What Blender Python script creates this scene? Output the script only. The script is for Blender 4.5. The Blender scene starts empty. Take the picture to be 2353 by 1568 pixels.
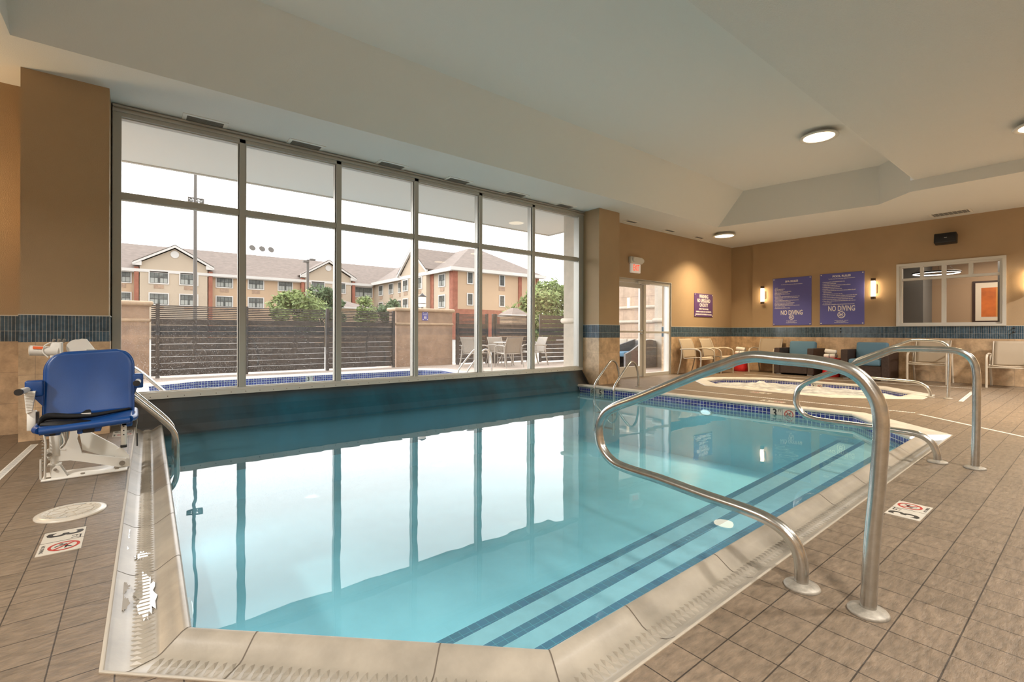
import bpy, bmesh, math, random
from mathutils import Vector, Matrix
from mathutils.geometry import tessellate_polygon
random.seed(7)
PI = math.pi
SC = bpy.context.scene
COL = SC.collection

# ------------------------------------------------------------------ materials
def nt(name):
    m = bpy.data.materials.new(name); m.use_nodes = True
    t = m.node_tree; t.nodes.clear()
    out = t.nodes.new('ShaderNodeOutputMaterial')
    return m, t, out
def N(t, kind, **kw):
    n = t.nodes.new(kind)
    for k, v in kw.items():
        if hasattr(n, k): setattr(n, k, v)
        else: n.inputs[k.replace('_', ' ')].default_value = v
    return n
def c4(c): return (c[0], c[1], c[2], 1)
def mat(name, col, rough=.5, metal=0, var=0, vscale=6, bump=0, bscale=60, emit=None, estr=0, spec=.5, stretch=None, col2=None, contrast=(.35,.65)):
    m, t, out = nt(name)
    b = N(t, 'ShaderNodeBsdfPrincipled'); b.inputs['Base Color'].default_value = c4(col)
    b.inputs['Roughness'].default_value = rough; b.inputs['Metallic'].default_value = metal
    b.inputs['Specular IOR Level'].default_value = spec
    t.links.new(b.outputs[0], out.inputs[0])
    tc = N(t, 'ShaderNodeTexCoord'); vec = tc.outputs['Object']
    if stretch:
        mp = N(t, 'ShaderNodeMapping'); mp.inputs['Scale'].default_value = stretch
        t.links.new(vec, mp.inputs[0]); vec = mp.outputs[0]
    if var or col2:
        n = N(t, 'ShaderNodeTexNoise', Scale=vscale, Detail=6.0, Roughness=.6); t.links.new(vec, n.inputs['Vector'])
        mr = N(t, 'ShaderNodeMapRange'); mr.inputs[1].default_value = contrast[0]; mr.inputs[2].default_value = contrast[1]
        t.links.new(n.outputs[0], mr.inputs[0])
        mx = N(t, 'ShaderNodeMix', data_type='RGBA')
        a = col2 if col2 else tuple(c*(1-var) for c in col); c_ = col if col2 else tuple(min(1, c*(1+var)) for c in col)
        mx.inputs[6].default_value = c4(a); mx.inputs[7].default_value = c4(c_)
        t.links.new(mr.outputs[0], mx.inputs[0]); t.links.new(mx.outputs[2], b.inputs['Base Color'])
    if bump:
        n2 = N(t, 'ShaderNodeTexNoise', Scale=bscale, Detail=4.0); t.links.new(vec, n2.inputs['Vector'])
        bp = N(t, 'ShaderNodeBump', Strength=bump, Distance=.01); t.links.new(n2.outputs[0], bp.inputs['Height'])
        t.links.new(bp.outputs[0], b.inputs['Normal'])
    if emit:
        b.inputs['Emission Color'].default_value = c4(emit); b.inputs['Emission Strength'].default_value = estr
    return m
def tilemat(name, cA, cB, grout, w, h, mortar, rough=.4, uv=True, off=(0, 0), nvar=.25, nscale=8, bump=.4, smooth=.1, nbump=0, offset=0, vstretch=None, spec=.5, bias=0):
    m, t, out = nt(name)
    b = N(t, 'ShaderNodeBsdfPrincipled', Roughness=rough); t.links.new(b.outputs[0], out.inputs[0])
    b.inputs['Specular IOR Level'].default_value = spec
    tc = N(t, 'ShaderNodeTexCoord'); mp = N(t, 'ShaderNodeMapping')
    mp.inputs['Location'].default_value = (off[0], off[1], 0)
    t.links.new(tc.outputs['UV' if uv else 'Object'], mp.inputs[0])
    br = N(t, 'ShaderNodeTexBrick', offset=offset, squash=1.0)
    br.inputs['Scale'].default_value = 1; br.inputs['Brick Width'].default_value = w; br.inputs['Row Height'].default_value = h
    br.inputs['Mortar Size'].default_value = mortar; br.inputs['Mortar Smooth'].default_value = smooth; br.inputs['Bias'].default_value = bias
    br.inputs['Color1'].default_value = c4(cA); br.inputs['Color2'].default_value = c4(cB); br.inputs['Mortar'].default_value = c4(grout)
    t.links.new(mp.outputs[0], br.inputs[0])
    src = tc.outputs['Object']
    if vstretch:
        mp2 = N(t, 'ShaderNodeMapping'); mp2.inputs['Scale'].default_value = vstretch; t.links.new(src, mp2.inputs[0]); src = mp2.outputs[0]
    n = N(t, 'ShaderNodeTexNoise', Scale=nscale, Detail=8.0, Roughness=.65); t.links.new(src, n.inputs['Vector'])
    mr = N(t, 'ShaderNodeMapRange'); mr.inputs[1].default_value = .3; mr.inputs[2].default_value = .7
    mr.inputs[3].default_value = 1-nvar; mr.inputs[4].default_value = 1+nvar
    t.links.new(n.outputs[0], mr.inputs[0])
    mu = N(t, 'ShaderNodeVectorMath', operation='SCALE'); t.links.new(br.outputs[0], mu.inputs[0]); t.links.new(mr.outputs[0], mu.inputs[3])
    t.links.new(mu.outputs[0], b.inputs['Base Color'])
    inv = N(t, 'ShaderNodeMath', operation='MULTIPLY_ADD'); inv.inputs[1].default_value = -1; inv.inputs[2].default_value = 1
    t.links.new(br.outputs['Fac'], inv.inputs[0])
    bp = N(t, 'ShaderNodeBump', Strength=bump, Distance=.004); t.links.new(inv.outputs[0], bp.inputs['Height'])
    last = bp
    if nbump:
        bp2 = N(t, 'ShaderNodeBump', Strength=nbump, Distance=.004); t.links.new(n.outputs[0], bp2.inputs['Height'])
        t.links.new(bp.outputs[0], bp2.inputs['Normal']); last = bp2
    t.links.new(last.outputs[0], b.inputs['Normal'])
    return m
def glassmat(name, tint=(1, 1, 1), ior=1.45, dirt=0, maxrefl=1.0):
    m, t, out = nt(name)
    tr = N(t, 'ShaderNodeBsdfTransparent'); tr.inputs[0].default_value = c4(tint)
    gl = N(t, 'ShaderNodeBsdfGlossy', Roughness=.0)
    fr = N(t, 'ShaderNodeFresnel', IOR=ior); mx = N(t, 'ShaderNodeMixShader')
    ge = N(t, 'ShaderNodeNewGeometry'); im = N(t, 'ShaderNodeMapRange'); im.inputs[3].default_value = ior; im.inputs[4].default_value = 1/ior
    t.links.new(ge.outputs['Backfacing'], im.inputs[0]); t.links.new(im.outputs[0], fr.inputs['IOR'])
    t.links.new(fr.outputs[0], mx.inputs[0]); t.links.new(tr.outputs[0], mx.inputs[1]); t.links.new(gl.outputs[0], mx.inputs[2])
    last = mx
    if dirt:
        tc = N(t, 'ShaderNodeTexCoord'); mp = N(t, 'ShaderNodeMapping'); mp.inputs['Scale'].default_value = (150, 150, 70)
        t.links.new(tc.outputs['Object'], mp.inputs[0])
        n = N(t, 'ShaderNodeTexNoise', Scale=1.0, Detail=6.0); t.links.new(mp.outputs[0], n.inputs['Vector'])
        mr = N(t, 'ShaderNodeMapRange'); mr.inputs[1].default_value = .58; mr.inputs[2].default_value = .72; mr.inputs[3].default_value = .0; mr.inputs[4].default_value = dirt
        t.links.new(n.outputs[0], mr.inputs[0])
        sp = N(t, 'ShaderNodeSeparateXYZ'); t.links.new(tc.outputs['Object'], sp.inputs[0])
        zr = N(t, 'ShaderNodeMapRange'); zr.inputs[1].default_value = .6; zr.inputs[2].default_value = 1.7; zr.inputs[3].default_value = 1; zr.inputs[4].default_value = .04
        t.links.new(sp.outputs['Z'], zr.inputs[0])
        mm = N(t, 'ShaderNodeMath', operation='MULTIPLY'); t.links.new(mr.outputs[0], mm.inputs[0]); t.links.new(zr.outputs[0], mm.inputs[1])
        df = N(t, 'ShaderNodeBsdfTranslucent'); df.inputs[0].default_value = (.75, .73, .7, 1)
        mx2 = N(t, 'ShaderNodeMixShader'); t.links.new(mm.outputs[0], mx2.inputs[0]); t.links.new(mx.outputs[0], mx2.inputs[1]); t.links.new(df.outputs[0], mx2.inputs[2])
        last = mx2
    t.links.new(last.outputs[0], out.inputs[0])
    return m
def watermat(name, tint, body, bodyfac, wave=.02, scale=3., ior=1.33):
    m, t, out = nt(name)
    tr = N(t, 'ShaderNodeBsdfTransparent'); tr.inputs[0].default_value = c4(tint)
    df = N(t, 'ShaderNodeBsdfDiffuse'); df.inputs[0].default_value = c4(body)
    m0 = N(t, 'ShaderNodeMixShader'); m0.inputs[0].default_value = bodyfac
    t.links.new(tr.outputs[0], m0.inputs[1]); t.links.new(df.outputs[0], m0.inputs[2])
    gl = N(t, 'ShaderNodeBsdfGlossy', Roughness=.0); fr = N(t, 'ShaderNodeFresnel', IOR=ior)
    tc = N(t, 'ShaderNodeTexCoord'); n = N(t, 'ShaderNodeTexNoise', Scale=scale, Detail=2.0)
    t.links.new(tc.outputs['Object'], n.inputs['Vector'])
    bp = N(t, 'ShaderNodeBump', Strength=wave, Distance=.05); t.links.new(n.outputs[0], bp.inputs['Height'])
    t.links.new(bp.outputs[0], gl.inputs['Normal']); t.links.new(bp.outputs[0], fr.inputs['Normal'])
    mx = N(t, 'ShaderNodeMixShader'); t.links.new(fr.outputs[0], mx.inputs[0]); t.links.new(m0.outputs[0], mx.inputs[1]); t.links.new(gl.outputs[0], mx.inputs[2])
    t.links.new(mx.outputs[0], out.inputs[0])
    return m

M = {}
M['paint'] = mat('tan_wall_paint', (.38, .265, .152), .75, bump=.35, bscale=160, var=.04, vscale=1.5)
M['ceil'] = mat('ceiling_paint', (.68, .685, .655), .85, bump=.25, bscale=150)
M['stipple'] = mat('stippled_ceiling_paint', (.64, .645, .615), .9, bump=.8, bscale=90)
M['band'] = tilemat('slender_glass_band_tile', (.02, .05, .078), (.05, .10, .145), (.38, .38, .36), .0245, .148, .0016, .12, off=(0, -.112), nvar=.35, nscale=20, bump=.6)
M['wain'] = tilemat('tan_wall_tile', (.47, .325, .195), (.54, .385, .24), (.33, .24, .16), .305, .30, .002, .35, nvar=.33, nscale=7, bump=.3, off=(.1, 0))
M['deck'] = tilemat('deck_floor_tile', (.146, .108, .073), (.176, .130, .089), (.035, .025, .017), .156, .156, .0022, .42, uv=False, off=(-.112, -.149), nvar=.38, nscale=16, bump=.8, nbump=1.3, vstretch=(1, 2.6, 1))
M['trim'] = mat('pale_trim', (.55, .53, .48), .5)
M['coping'] = mat('cast_stone_coping', (.48, .445, .385), .65, var=.10, vscale=5, bump=.1, bscale=200)
M['gutter'] = mat('gutter_coping', (.285, .253, .206), .33, var=.16, vscale=5, bump=.03, bscale=120)
M['sealant'] = mat('beige_sealant', (.40, .35, .28), .6)
M['grout'] = mat('dark_grout', (.10, .08, .06), .8)
M['mosaic'] = tilemat('blue_waterline_mosaic', (.020, .028, .17), (.055, .060, .26), (.55, .55, .52), .05, .05, .0034, .15, nvar=.3, nscale=14, bump=.5)
M['mosaicdark'] = tilemat('dark_blue_step_mosaic', (.0, .012, .085), (.001, .020, .12), (.05, .20, .28), .05, .05, .0014, .2, nvar=.2, nscale=10)
M['plaster'] = mat('pool_plaster', (.42, .83, .96), .7, var=.05, vscale=3)
M['step'] = mat('pool_step_plaster', (.40, .63, .70), .7, var=.06, vscale=14)
M['water'] = watermat('pool_water', (.88, .99, 1.0), (.27, .68, .84), .19, wave=.03, scale=2.2)
M['foam'] = mat('spa_foam_water', (.60, .60, .57), .18, var=.25, vscale=5, bump=.5, bscale=18)
M['outwater'] = watermat('outdoor_pool_water', (.4, .7, .8), (.2, .45, .5), .3, wave=.03)
M['steel'] = mat('brushed_stainless', (.52, .51, .48), .24, 1, var=.10, vscale=25, bump=.03, bscale=200)
M['steelrough'] = mat('worn_stainless', (.27, .245, .205), .5, .3, var=.2, vscale=40)
M['frame'] = mat('taupe_aluminium', (.42, .41, .37), .4, .25)
M['framelight'] = mat('pale_aluminium', (.62, .60, .55), .35, .3)
M['gasket'] = mat('black_gasket', (.02, .02, .02), .6)
M['glass'] = glassmat('window_glass', dirt=.26)
M['glassclean'] = glassmat('clean_glass')
M['liner'] = mat('pool_curtain_liner', (.002, .068, .112), .55, var=.35, vscale=2, bump=.3, bscale=9, stretch=(1, 1, .3))
def liner_mat():
    m = M['liner']; t = m.node_tree; b = [n for n in t.nodes if n.type == 'BSDF_PRINCIPLED'][0]; src = b.inputs['Base Color'].links[0].from_socket
    tc = N(t, 'ShaderNodeTexCoord'); n = N(t, 'ShaderNodeTexNoise', Scale=3.0, Detail=5.0); t.links.new(tc.outputs['Object'], n.inputs['Vector'])
    sp = N(t, 'ShaderNodeSeparateXYZ'); t.links.new(tc.outputs['Object'], sp.inputs[0])
    def mr(sock, a, b_, k):
        ad = N(t, 'ShaderNodeMath', operation='MULTIPLY_ADD'); ad.inputs[1].default_value = k; t.links.new(n.outputs[0], ad.inputs[0]); t.links.new(sock, ad.inputs[2])
        r = N(t, 'ShaderNodeMapRange'); r.inputs[1].default_value = a+k*.5; r.inputs[2].default_value = b_+k*.5; t.links.new(ad.outputs[0], r.inputs[0]); return r.outputs[0]
    z = mr(sp.outputs['Z'], .16, .27, .06); x0 = mr(sp.outputs['X'], 1.4, .2, .8); x1 = mr(sp.outputs['X'], 6.3, 6.7, .5)
    m1 = N(t, 'ShaderNodeMath', operation='MAXIMUM'); t.links.new(z, m1.inputs[0]); t.links.new(x0, m1.inputs[1])
    m2 = N(t, 'ShaderNodeMath', operation='MAXIMUM'); t.links.new(m1.outputs[0], m2.inputs[0]); t.links.new(x1, m2.inputs[1])
    mx = N(t, 'ShaderNodeMix', data_type='RGBA'); mx.inputs[7].default_value = (.040, .036, .032, 1); t.links.new(m2.outputs[0], mx.inputs[0]); t.links.new(src, mx.inputs[6]); t.links.new(mx.outputs[2], b.inputs['Base Color'])
liner_mat()
M['linerblack'] = mat('black_liner_hem', (.045, .042, .038), .5, var=.3, vscale=6, bump=.6, bscale=14)
M['white'] = mat('white_enamel', (.74, .73, .68), .4)
M['whitedull'] = mat('white_plastic', (.66, .64, .59), .5)
M['grey'] = mat('grey_metal', (.38, .38, .36), .5)
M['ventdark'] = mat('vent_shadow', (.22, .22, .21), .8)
M['blue'] = mat('blue_rotomoulded_plastic', (.004, .052, .215), .36, var=.12, vscale=3, bump=.06, bscale=300)
M['black'] = mat('black_plastic', (.012, .012, .013), .45)
M['webbing'] = mat('black_webbing', (.008, .008, .009), .7)
M['orange'] = mat('orange_label', (.75, .13, .03), .5)
M['signblue'] = mat('purple_blue_sign_panel', (.105, .105, .36), .4)
M['signpurple'] = mat('purple_sign_panel', (.10, .04, .16), .4)
M['signwhite'] = mat('sign_white', (.80, .76, .72), .5)
M['exitred'] = mat('exit_red', (.85, .08, .03), .5, emit=(1, .12, .05), estr=.5)
M['exitface'] = mat('exit_sign_face', (.72, .68, .62), .5, emit=(1, .9, .8), estr=.12)
M['lens'] = mat('lamp_lens', (1, .9, .75), .5, emit=(1, .80, .52), estr=3.5)
M['sconce'] = mat('sconce_diffuser', (1, .9, .75), .5, emit=(1, .74, .44), estr=9)
M['bronze'] = mat('dark_bronze', (.12, .075, .05), .45, .5)
M['markwhite'] = mat('marker_tile_white', (.52, .48, .41), .3, var=.05, vscale=10)
M['markblack'] = mat('marker_black', (.02, .02, .02), .4)
M['markred'] = mat('marker_red', (.38, .03, .02), .4)
M['sling'] = mat('taupe_sling_fabric', (.37, .30, .22), .8, bump=.2, bscale=300)
M['chairframe'] = mat('taupe_chair_frame', (.46, .40, .32), .5)
M['wicker'] = tilemat('dark_brown_wicker', (.045, .022, .015), (.075, .042, .030), (.012, .006, .004), .022, .014, .0022, .5, nvar=.2, offset=.5, bump=1.0, smooth=.3)
M['cushion'] = mat('blue_cushion_fabric', (.10, .20, .29), .85, bump=.15, bscale=400)
M['red'] = mat('red_plastic', (.52, .02, .02), .35)
M['towel'] = mat('white_terry', (.78, .75, .70), .9, bump=.6, bscale=220)
M['greyband'] = mat('grey_band', (.30, .31, .32), .6)
M['stucco'] = mat('outdoor_tan_stucco', (.36, .245, .17), .85, var=.18, vscale=3, bump=.2, bscale=50)
M['stuccocap'] = mat('outdoor_cap_stone', (.46, .33, .22), .8, var=.1)
M['slat'] = mat('dark_fence_slats', (.060, .050, .045), .6, var=.2, vscale=10)
M['patio'] = mat('outdoor_patio', (.42, .34, .28), .8, var=.08, vscale=1.2)
M['asphalt'] = mat('distant_ground', (.22, .21, .19), .9, var=.1)
M['outcoping'] = mat('outdoor_coping', (.60, .58, .54), .6)
M['stone'] = tilemat('outdoor_stone_block', (.46, .34, .25), (.50, .385, .29), (.28, .21, .16), .62, .42, .005, .85, nvar=.2, nscale=3, bump=.6, nbump=.9, offset=.5)
M['stonesmooth'] = mat('smooth_cast_stone', (.50, .44, .36), .8, var=.08, vscale=4)
M['bwall'] = mat('peach_stucco', (.47, .38, .285), .9, var=.04, vscale=.2)
M['bwall2'] = mat('orange_stucco', (.49, .345, .225), .9, var=.04, vscale=.2)
M['brick'] = mat('red_brick', (.30, .11, .07), .9, var=.15, vscale=2)
M['roof'] = mat('shingle_roof', (.20, .16, .135), .95, var=.14, vscale=1.4, stretch=(1, 1, 4))
M['btrim'] = mat('white_building_trim', (.60, .57, .53), .7)
M['bglass'] = mat('building_window_glass', (.10, .11, .10), .3, var=.5, vscale=1.2)
M['sash'] = mat('dark_window_sash', (.05, .055, .05), .6)
M['pole'] = mat('dark_taupe_pole', (.13, .115, .10), .6)
M['curtain'] = mat('pale_curtain', (.34, .35, .32), .8)
M['leaf1'] = mat('light_green_leaves', (.17, .22, .07), .8, var=.4, vscale=2)
M['leaf2'] = mat('dark_green_leaves', (.08, .12, .05), .8, var=.4, vscale=2)
M['bark'] = mat('bark', (.12, .09, .06), .9)
M['roomgrey'] = mat('lobby_grey_ceiling', (.16, .16, .155), .8)
M['roomtan'] = mat('lobby_tan_wall', (.36, .25, .16), .8)
M['art'] = mat('orange_print', (.50, .12, .015), .6, var=.3, vscale=2)
M['art2'] = mat('pale_orange_print', (.52, .22, .05), .6)
M['mount'] = mat('print_mount', (.62, .55, .45), .8)
M['darkwood'] = mat('dark_wood_frame', (.03, .012, .010), .4)
M['poollens'] = mat('pool_light_lens', (.9, .95, .95), .4, emit=(.9, 1, 1), estr=.5)
M['ring'] = mat('ring_light', (1, 1, 1), .5, emit=(1, .95, .85), estr=1.3)

# ------------------------------------------------------------------ mesh helpers
class MB:
    def __init__(s): s.v = []; s.f = []; s.m = []; s.sm = []; s.uv = []; s.mats = []
    def mi(s, m):
        m = M[m] if isinstance(m, str) else m
        if m not in s.mats: s.mats.append(m)
        return s.mats.index(m)
    def add(s, vs, fs, m, smooth=False, uvs=None, mx=None):
        o = len(s.v); k = s.mi(m)
        for v in vs:
            v = Vector(v); s.v.append(mx @ v if mx else v)
        for i, f in enumerate(fs):
            s.f.append([o+j for j in f]); s.m.append(k); s.sm.append(smooth); s.uv.append(uvs[i] if uvs else None)
        return s
    def box(s, x0, x1, y0, y1, z0, z1, m, mx=None):
        e = .0001+.0005*((len(s.v)*.37) % 1)   # keeps overlapping boxes from sharing a plane
        x0 -= e; x1 += e; y0 -= e; y1 += e; z1 += e
        vs = [(x, y, z) for z in (z0, z1) for y in (y0, y1) for x in (x0, x1)]
        return s.add(vs, [(0,2,3,1),(4,5,7,6),(0,1,5,4),(2,6,7,3),(0,4,6,2),(1,3,7,5)], m, mx=mx)
    def rbox(s, x0, x1, y0, y1, z0, z1, m, r=.01, seg=2, mx=None, smooth=True):
        bm = bmesh.new(); bmesh.ops.create_cube(bm, size=1)
        for v in bm.verts: v.co = Vector(((x0+x1)/2+v.co.x*(x1-x0), (y0+y1)/2+v.co.y*(y1-y0), (z0+z1)/2+v.co.z*(z1-z0)))
        bmesh.ops.bevel(bm, geom=bm.edges[:], offset=r, segments=seg, affect='EDGES', profile=.5)
        bm.verts.index_update()
        s.add([v.co.copy() for v in bm.verts], [[v.index for v in f.verts] for f in bm.faces], m, smooth, mx=mx); bm.free(); return s
    def prism(s, poly, a, b, m, axis='z', mx=None, holes=None, side=None):
        # poly: 2D loop; axis z -> (x,y), axis y -> (x,z), axis x -> (y,z)
        def P(p, h): return {'z': (p[0], p[1], h), 'y': (p[0], h, p[1]), 'x': (h, p[0], p[1])}[axis]
        loops = [list(poly)] + [list(h) for h in (holes or [])]
        flat = [p for l in loops for p in l]
        tris = tessellate_polygon([[Vector((p[0], p[1], 0)) for p in l] for l in loops])
        n = len(flat)
        vs = [P(p, a) for p in flat]+[P(p, b) for p in flat]
        fs = [tuple(t) for t in tris]+[tuple(i+n for i in reversed(t)) for t in tris]
        s.add(vs, fs, m, mx=mx)
        o = 0; fs = []
        for l in loops:
            k = len(l)
            for i in range(k): j = (i+1) % k; fs.append((o+i, o+j, o+j+n, o+i+n))
            o += k
        s.add(vs, fs, side or m, mx=mx)
        return s
    def flat(s, poly, z, m, holes=None):
        loops = [list(poly)] + [list(h) for h in (holes or [])]
        flat = [p for l in loops for p in l]
        tris = tessellate_polygon([[Vector((p[0], p[1], 0)) for p in l] for l in loops])
        fs = []
        for t in tris:
            a, b, c = [Vector((*flat[i][:2], 0)) for i in t]
            fs.append(tuple(t) if (b-a).cross(c-a).z > 0 else tuple(reversed(t)))
        return s.add([(p[0], p[1], z) for p in flat], fs, m)
    def tube(s, pts, r, m, n=12, cap=True, closed=False, mx=None, sx=1):
        pts = [Vector(p) for p in pts]; k = len(pts)
        rs = r if isinstance(r, (list, tuple)) else [r]*k
        T = []
        for i in range(k):
            a = pts[(i-1) % k] if (closed or i) else pts[i]; b = pts[(i+1) % k] if (closed or i < k-1) else pts[i]
            T.append((b-a).normalized())
        u = T[0].orthogonal().normalized(); vs = []; L = 0; ls = []
        for i in range(k):
            if i: L += (pts[i]-pts[i-1]).length; u = (u-T[i]*u.dot(T[i])).normalized()
            ls.append(L); w = T[i].cross(u)
            for j in range(n):
                a = 2*PI*j/n; vs.append(pts[i]+(u*math.cos(a)*sx+w*math.sin(a))*rs[i])
        fs = []
        for i in range(k if closed else k-1):
            for j in range(n):
                a = i*n+j; b = i*n+(j+1) % n; c = ((i+1) % k)*n+(j+1) % n; d = ((i+1) % k)*n+j
                fs.append((a, b, c, d))
        s.add(vs, fs, m, True, mx=mx)
        if cap and not closed:
            s.add(vs[:n], [tuple(reversed(range(n)))], m, mx=mx); s.add(vs[-n:], [tuple(range(n))], m, mx=mx)
        return s
    def cyl(s, p0, p1, r, m, n=20, r1=None, mx=None): return s.tube([p0, p1], [r, r if r1 is None else r1], m, n, mx=mx)
    def lathe(s, prof, c, m, n=28, ax='z', smooth=True, mx=None):
        vs = []; c = Vector(c)
        for r, h in prof:
            for j in range(n):
                a = 2*PI*j/n; x, y = r*math.cos(a), r*math.sin(a)
                vs.append(c+Vector({'z': (x, y, h), 'y': (x, h, y), 'x': (h, x, y)}[ax]))
        fs = [(i*n+j, i*n+(j+1) % n, (i+1)*n+(j+1) % n, (i+1)*n+j) for i in range(len(prof)-1) for j in range(n)]
        s.add(vs, fs, m, smooth, mx=mx)
        for i in (0, len(prof)-1):
            if prof[i][0] > 1e-5: s.add(vs[i*n:(i+1)*n], [tuple(range(n))], m, mx=mx)
        return s
    def sheet(s, rows, m, th=.006, smooth=True, mx=None):
        # rows: grid of points -> thin solid sheet
        R = len(rows); C = len(rows[0]); g = [[Vector(p) for p in r] for r in rows]
        top = []; bot = []
        for i in range(R):
            for j in range(C):
                du = g[min(i+1, R-1)][j]-g[max(i-1, 0)][j]; dv = g[i][min(j+1, C-1)]-g[i][max(j-1, 0)]
                nrm = du.cross(dv).normalized()*th/2
                top.append(g[i][j]+nrm); bot.append(g[i][j]-nrm)
        q = R*C; fs = []
        for i in range(R-1):
            for j in range(C-1):
                a = i*C+j; fs += [(a, a+1, a+C+1, a+C), (a+q, a+C+q, a+C+1+q, a+1+q)]
        for i in range(R-1): fs += [(i*C, (i+1)*C, (i+1)*C+q, i*C+q), (i*C+C-1, i*C+C-1+q, (i+1)*C+C-1+q, (i+1)*C+C-1)]
        for j in range(C-1): a = (R-1)*C+j; fs += [(j, j+q, j+1+q, j+1), (a, a+1, a+1+q, a+q)]
        return s.add(top+bot, fs, m, smooth, mx=mx)
    def text(s, body, size, mx, m, align='CENTER', sx=1.0, bold=0.0, ext=.0008):
        cu = bpy.data.curves.new('lettering', 'FONT'); cu.body = body; cu.size = size; cu.align_x = align; cu.align_y = 'CENTER'
        cu.extrude = ext; cu.offset = bold; cu.resolution_u = 3
        ob = bpy.data.objects.new('lettering', cu); COL.objects.link(ob)
        dg = bpy.context.evaluated_depsgraph_get(); me = bpy.data.meshes.new_from_object(ob.evaluated_get(dg))
        S = Matrix.Diagonal((sx, 1, 1, 1))
        s.add([v.co.copy() for v in me.vertices], [tuple(p.vertices) for p in me.polygons], m, mx=mx @ S)
        bpy.data.objects.remove(ob); bpy.data.curves.remove(cu); bpy.data.meshes.remove(me)
        return s
    def build(s, name, parent=None, label=None, cat=None, group=None, kind=None, loc=None, bevel=0):
        me = bpy.data.meshes.new(name)
        L = Vector(loc) if loc is not None else Vector((0, 0, 0))
        me.from_pydata([tuple(v-L) for v in s.v], [], s.f)
        for m in s.mats: me.materials.append(m)
        me.polygons.foreach_set('material_index', s.m); me.polygons.foreach_set('use_smooth', s.sm)
        uvl = me.uv_layers.new(name='UVMap')
        me.update()
        for p in me.polygons:
            u = s.uv[p.index]; n = p.normal; ax = max(range(3), key=lambda i: abs(n[i]))
            for q, li in enumerate(p.loop_indices):
                if u: uvl.data[li].uv = u[q]; continue
                v = me.vertices[me.loops[li].vertex_index].co+L
                uvl.data[li].uv = (v.y, v.z) if ax == 0 else (v.x, v.z) if ax == 1 else (v.x, v.y)
        o = bpy.data.objects.new(name, me); COL.objects.link(o); o.location = L
        if parent is not None: o.parent = parent
        if bevel:
            b = o.modifiers.new('soft_edges', 'BEVEL'); b.width = bevel; b.segments = 2; b.limit_method = 'ANGLE'
        return tag(o, label, cat, group, kind)
def tag(o, label=None, cat=None, group=None, kind=None):
    if label: o['label'] = label
    if cat: o['category'] = cat
    if group: o['group'] = group
    if kind: o['kind'] = kind
    return o
def empty(name, loc, label, cat, group=None, rz=0):
    o = bpy.data.objects.new(name, None); COL.objects.link(o); o.location = loc; o.rotation_euler = (0, 0, rz)
    o.empty_display_size = .1
    return tag(o, label, cat, group)
def dup(root, loc, rz=0, label=None, group=None, scale=None):
    def cp(o, par):
        c = o.copy(); COL.objects.link(c)
        if par is not None: c.parent = par
        for ch in [x for x in bpy.data.objects if x.parent == o]: cp(ch, c)
        return c
    r = cp(root, None); r.location = loc; r.rotation_euler = (0, 0, rz)
    if scale: r.scale = scale
    if label: r['label'] = label
    if group: r['group'] = group
    return r
def cat_rom(pts, k=6):
    P = [Vector(p) for p in pts]; P = [P[0]*2-P[1]]+P+[P[-1]*2-P[-2]]; out = []
    for i in range(1, len(P)-2):
        a, b, c, d = P[i-1:i+3]
        for q in range(k):
            t = q/k; out.append(.5*((2*b)+(c-a)*t+(2*a-5*b+4*c-d)*t*t+(3*b-a-3*c+d)*t**3))
    out.append(P[-2]); return out
def clip(poly, a, b, c):
    # keep a*x+b*y<=c
    out = []
    for i in range(len(poly)):
        p, q = poly[i], poly[(i+1) % len(poly)]
        fp = a*p[0]+b*p[1]-c; fq = a*q[0]+b*q[1]-c
        if fp <= 0: out.append(p)
        if fp*fq < 0: t = fp/(fp-fq); out.append((p[0]+(q[0]-p[0])*t, p[1]+(q[1]-p[1])*t))
    return out
def lerp(a, b, t): return a+(b-a)*t
def facing(o, x, y, n):
    # matrix: local x->x, local y->y, local z->n at origin o
    m = Matrix.Identity(4)
    for i, c in enumerate((x, y, n)):
        for j in range(3): m[j][i] = c[j]
    m.translation = Vector(o); return m
def on_back(y, z, x=13.0): return facing((x, y, z), (0, -1, 0), (0, 0, 1), (-1, 0, 0))
def on_front(x, z, y): return facing((x, y, z), (1, 0, 0), (0, 0, 1), (0, -1, 0))

C_ = 3.38; WY = 6.6; BX = 13.05; WZ = -.12
# ------------------------------------------------------------------ pool outline
POOL = [(0.235, 6.30), (0.155, 1.935), (1.025, 1.105), (5.9, 1.175), (6.98, 1.98), (6.62, 6.30)]
GI = POOL[:4]; GO = [(0.0, 6.30), (-.081, 1.836), (.932, .868), (6.29, .955)]
CI = [POOL[3], POOL[4], POOL[5]]; CO = [(6.29, .955), (7.16, 1.90), (6.79, 6.30)]
SPI = [(9.4, 5.30), (10.1, 5.30), (10.85, 4.6), (10.85, 2.8), (10.1, 2.02), (9.4, 2.02), (8.66, 2.85), (8.66, 4.6)]
_cx, _cy = 9.755, 3.66
def grow(poly, w, cx, cy): return [(p[0]+(p[0]-cx)/math.hypot(p[0]-cx, p[1]-cy)*w*1.06, p[1]+(p[1]-cy)/math.hypot(p[0]-cx, p[1]-cy)*w*1.06) for p in poly]
SPO = grow(SPI, .25, _cx, _cy)
hole1 = GO[:]+CO[1:]+[(6.79, 6.60), (0.0, 6.60)]
fl = MB(); fl.flat([(-5, -3), (BX+.1, -3), (BX+.1, 6.8), (-5, 6.8)], 0, 'deck', holes=[hole1, SPO])
fl.build('floor', kind='structure')

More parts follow.
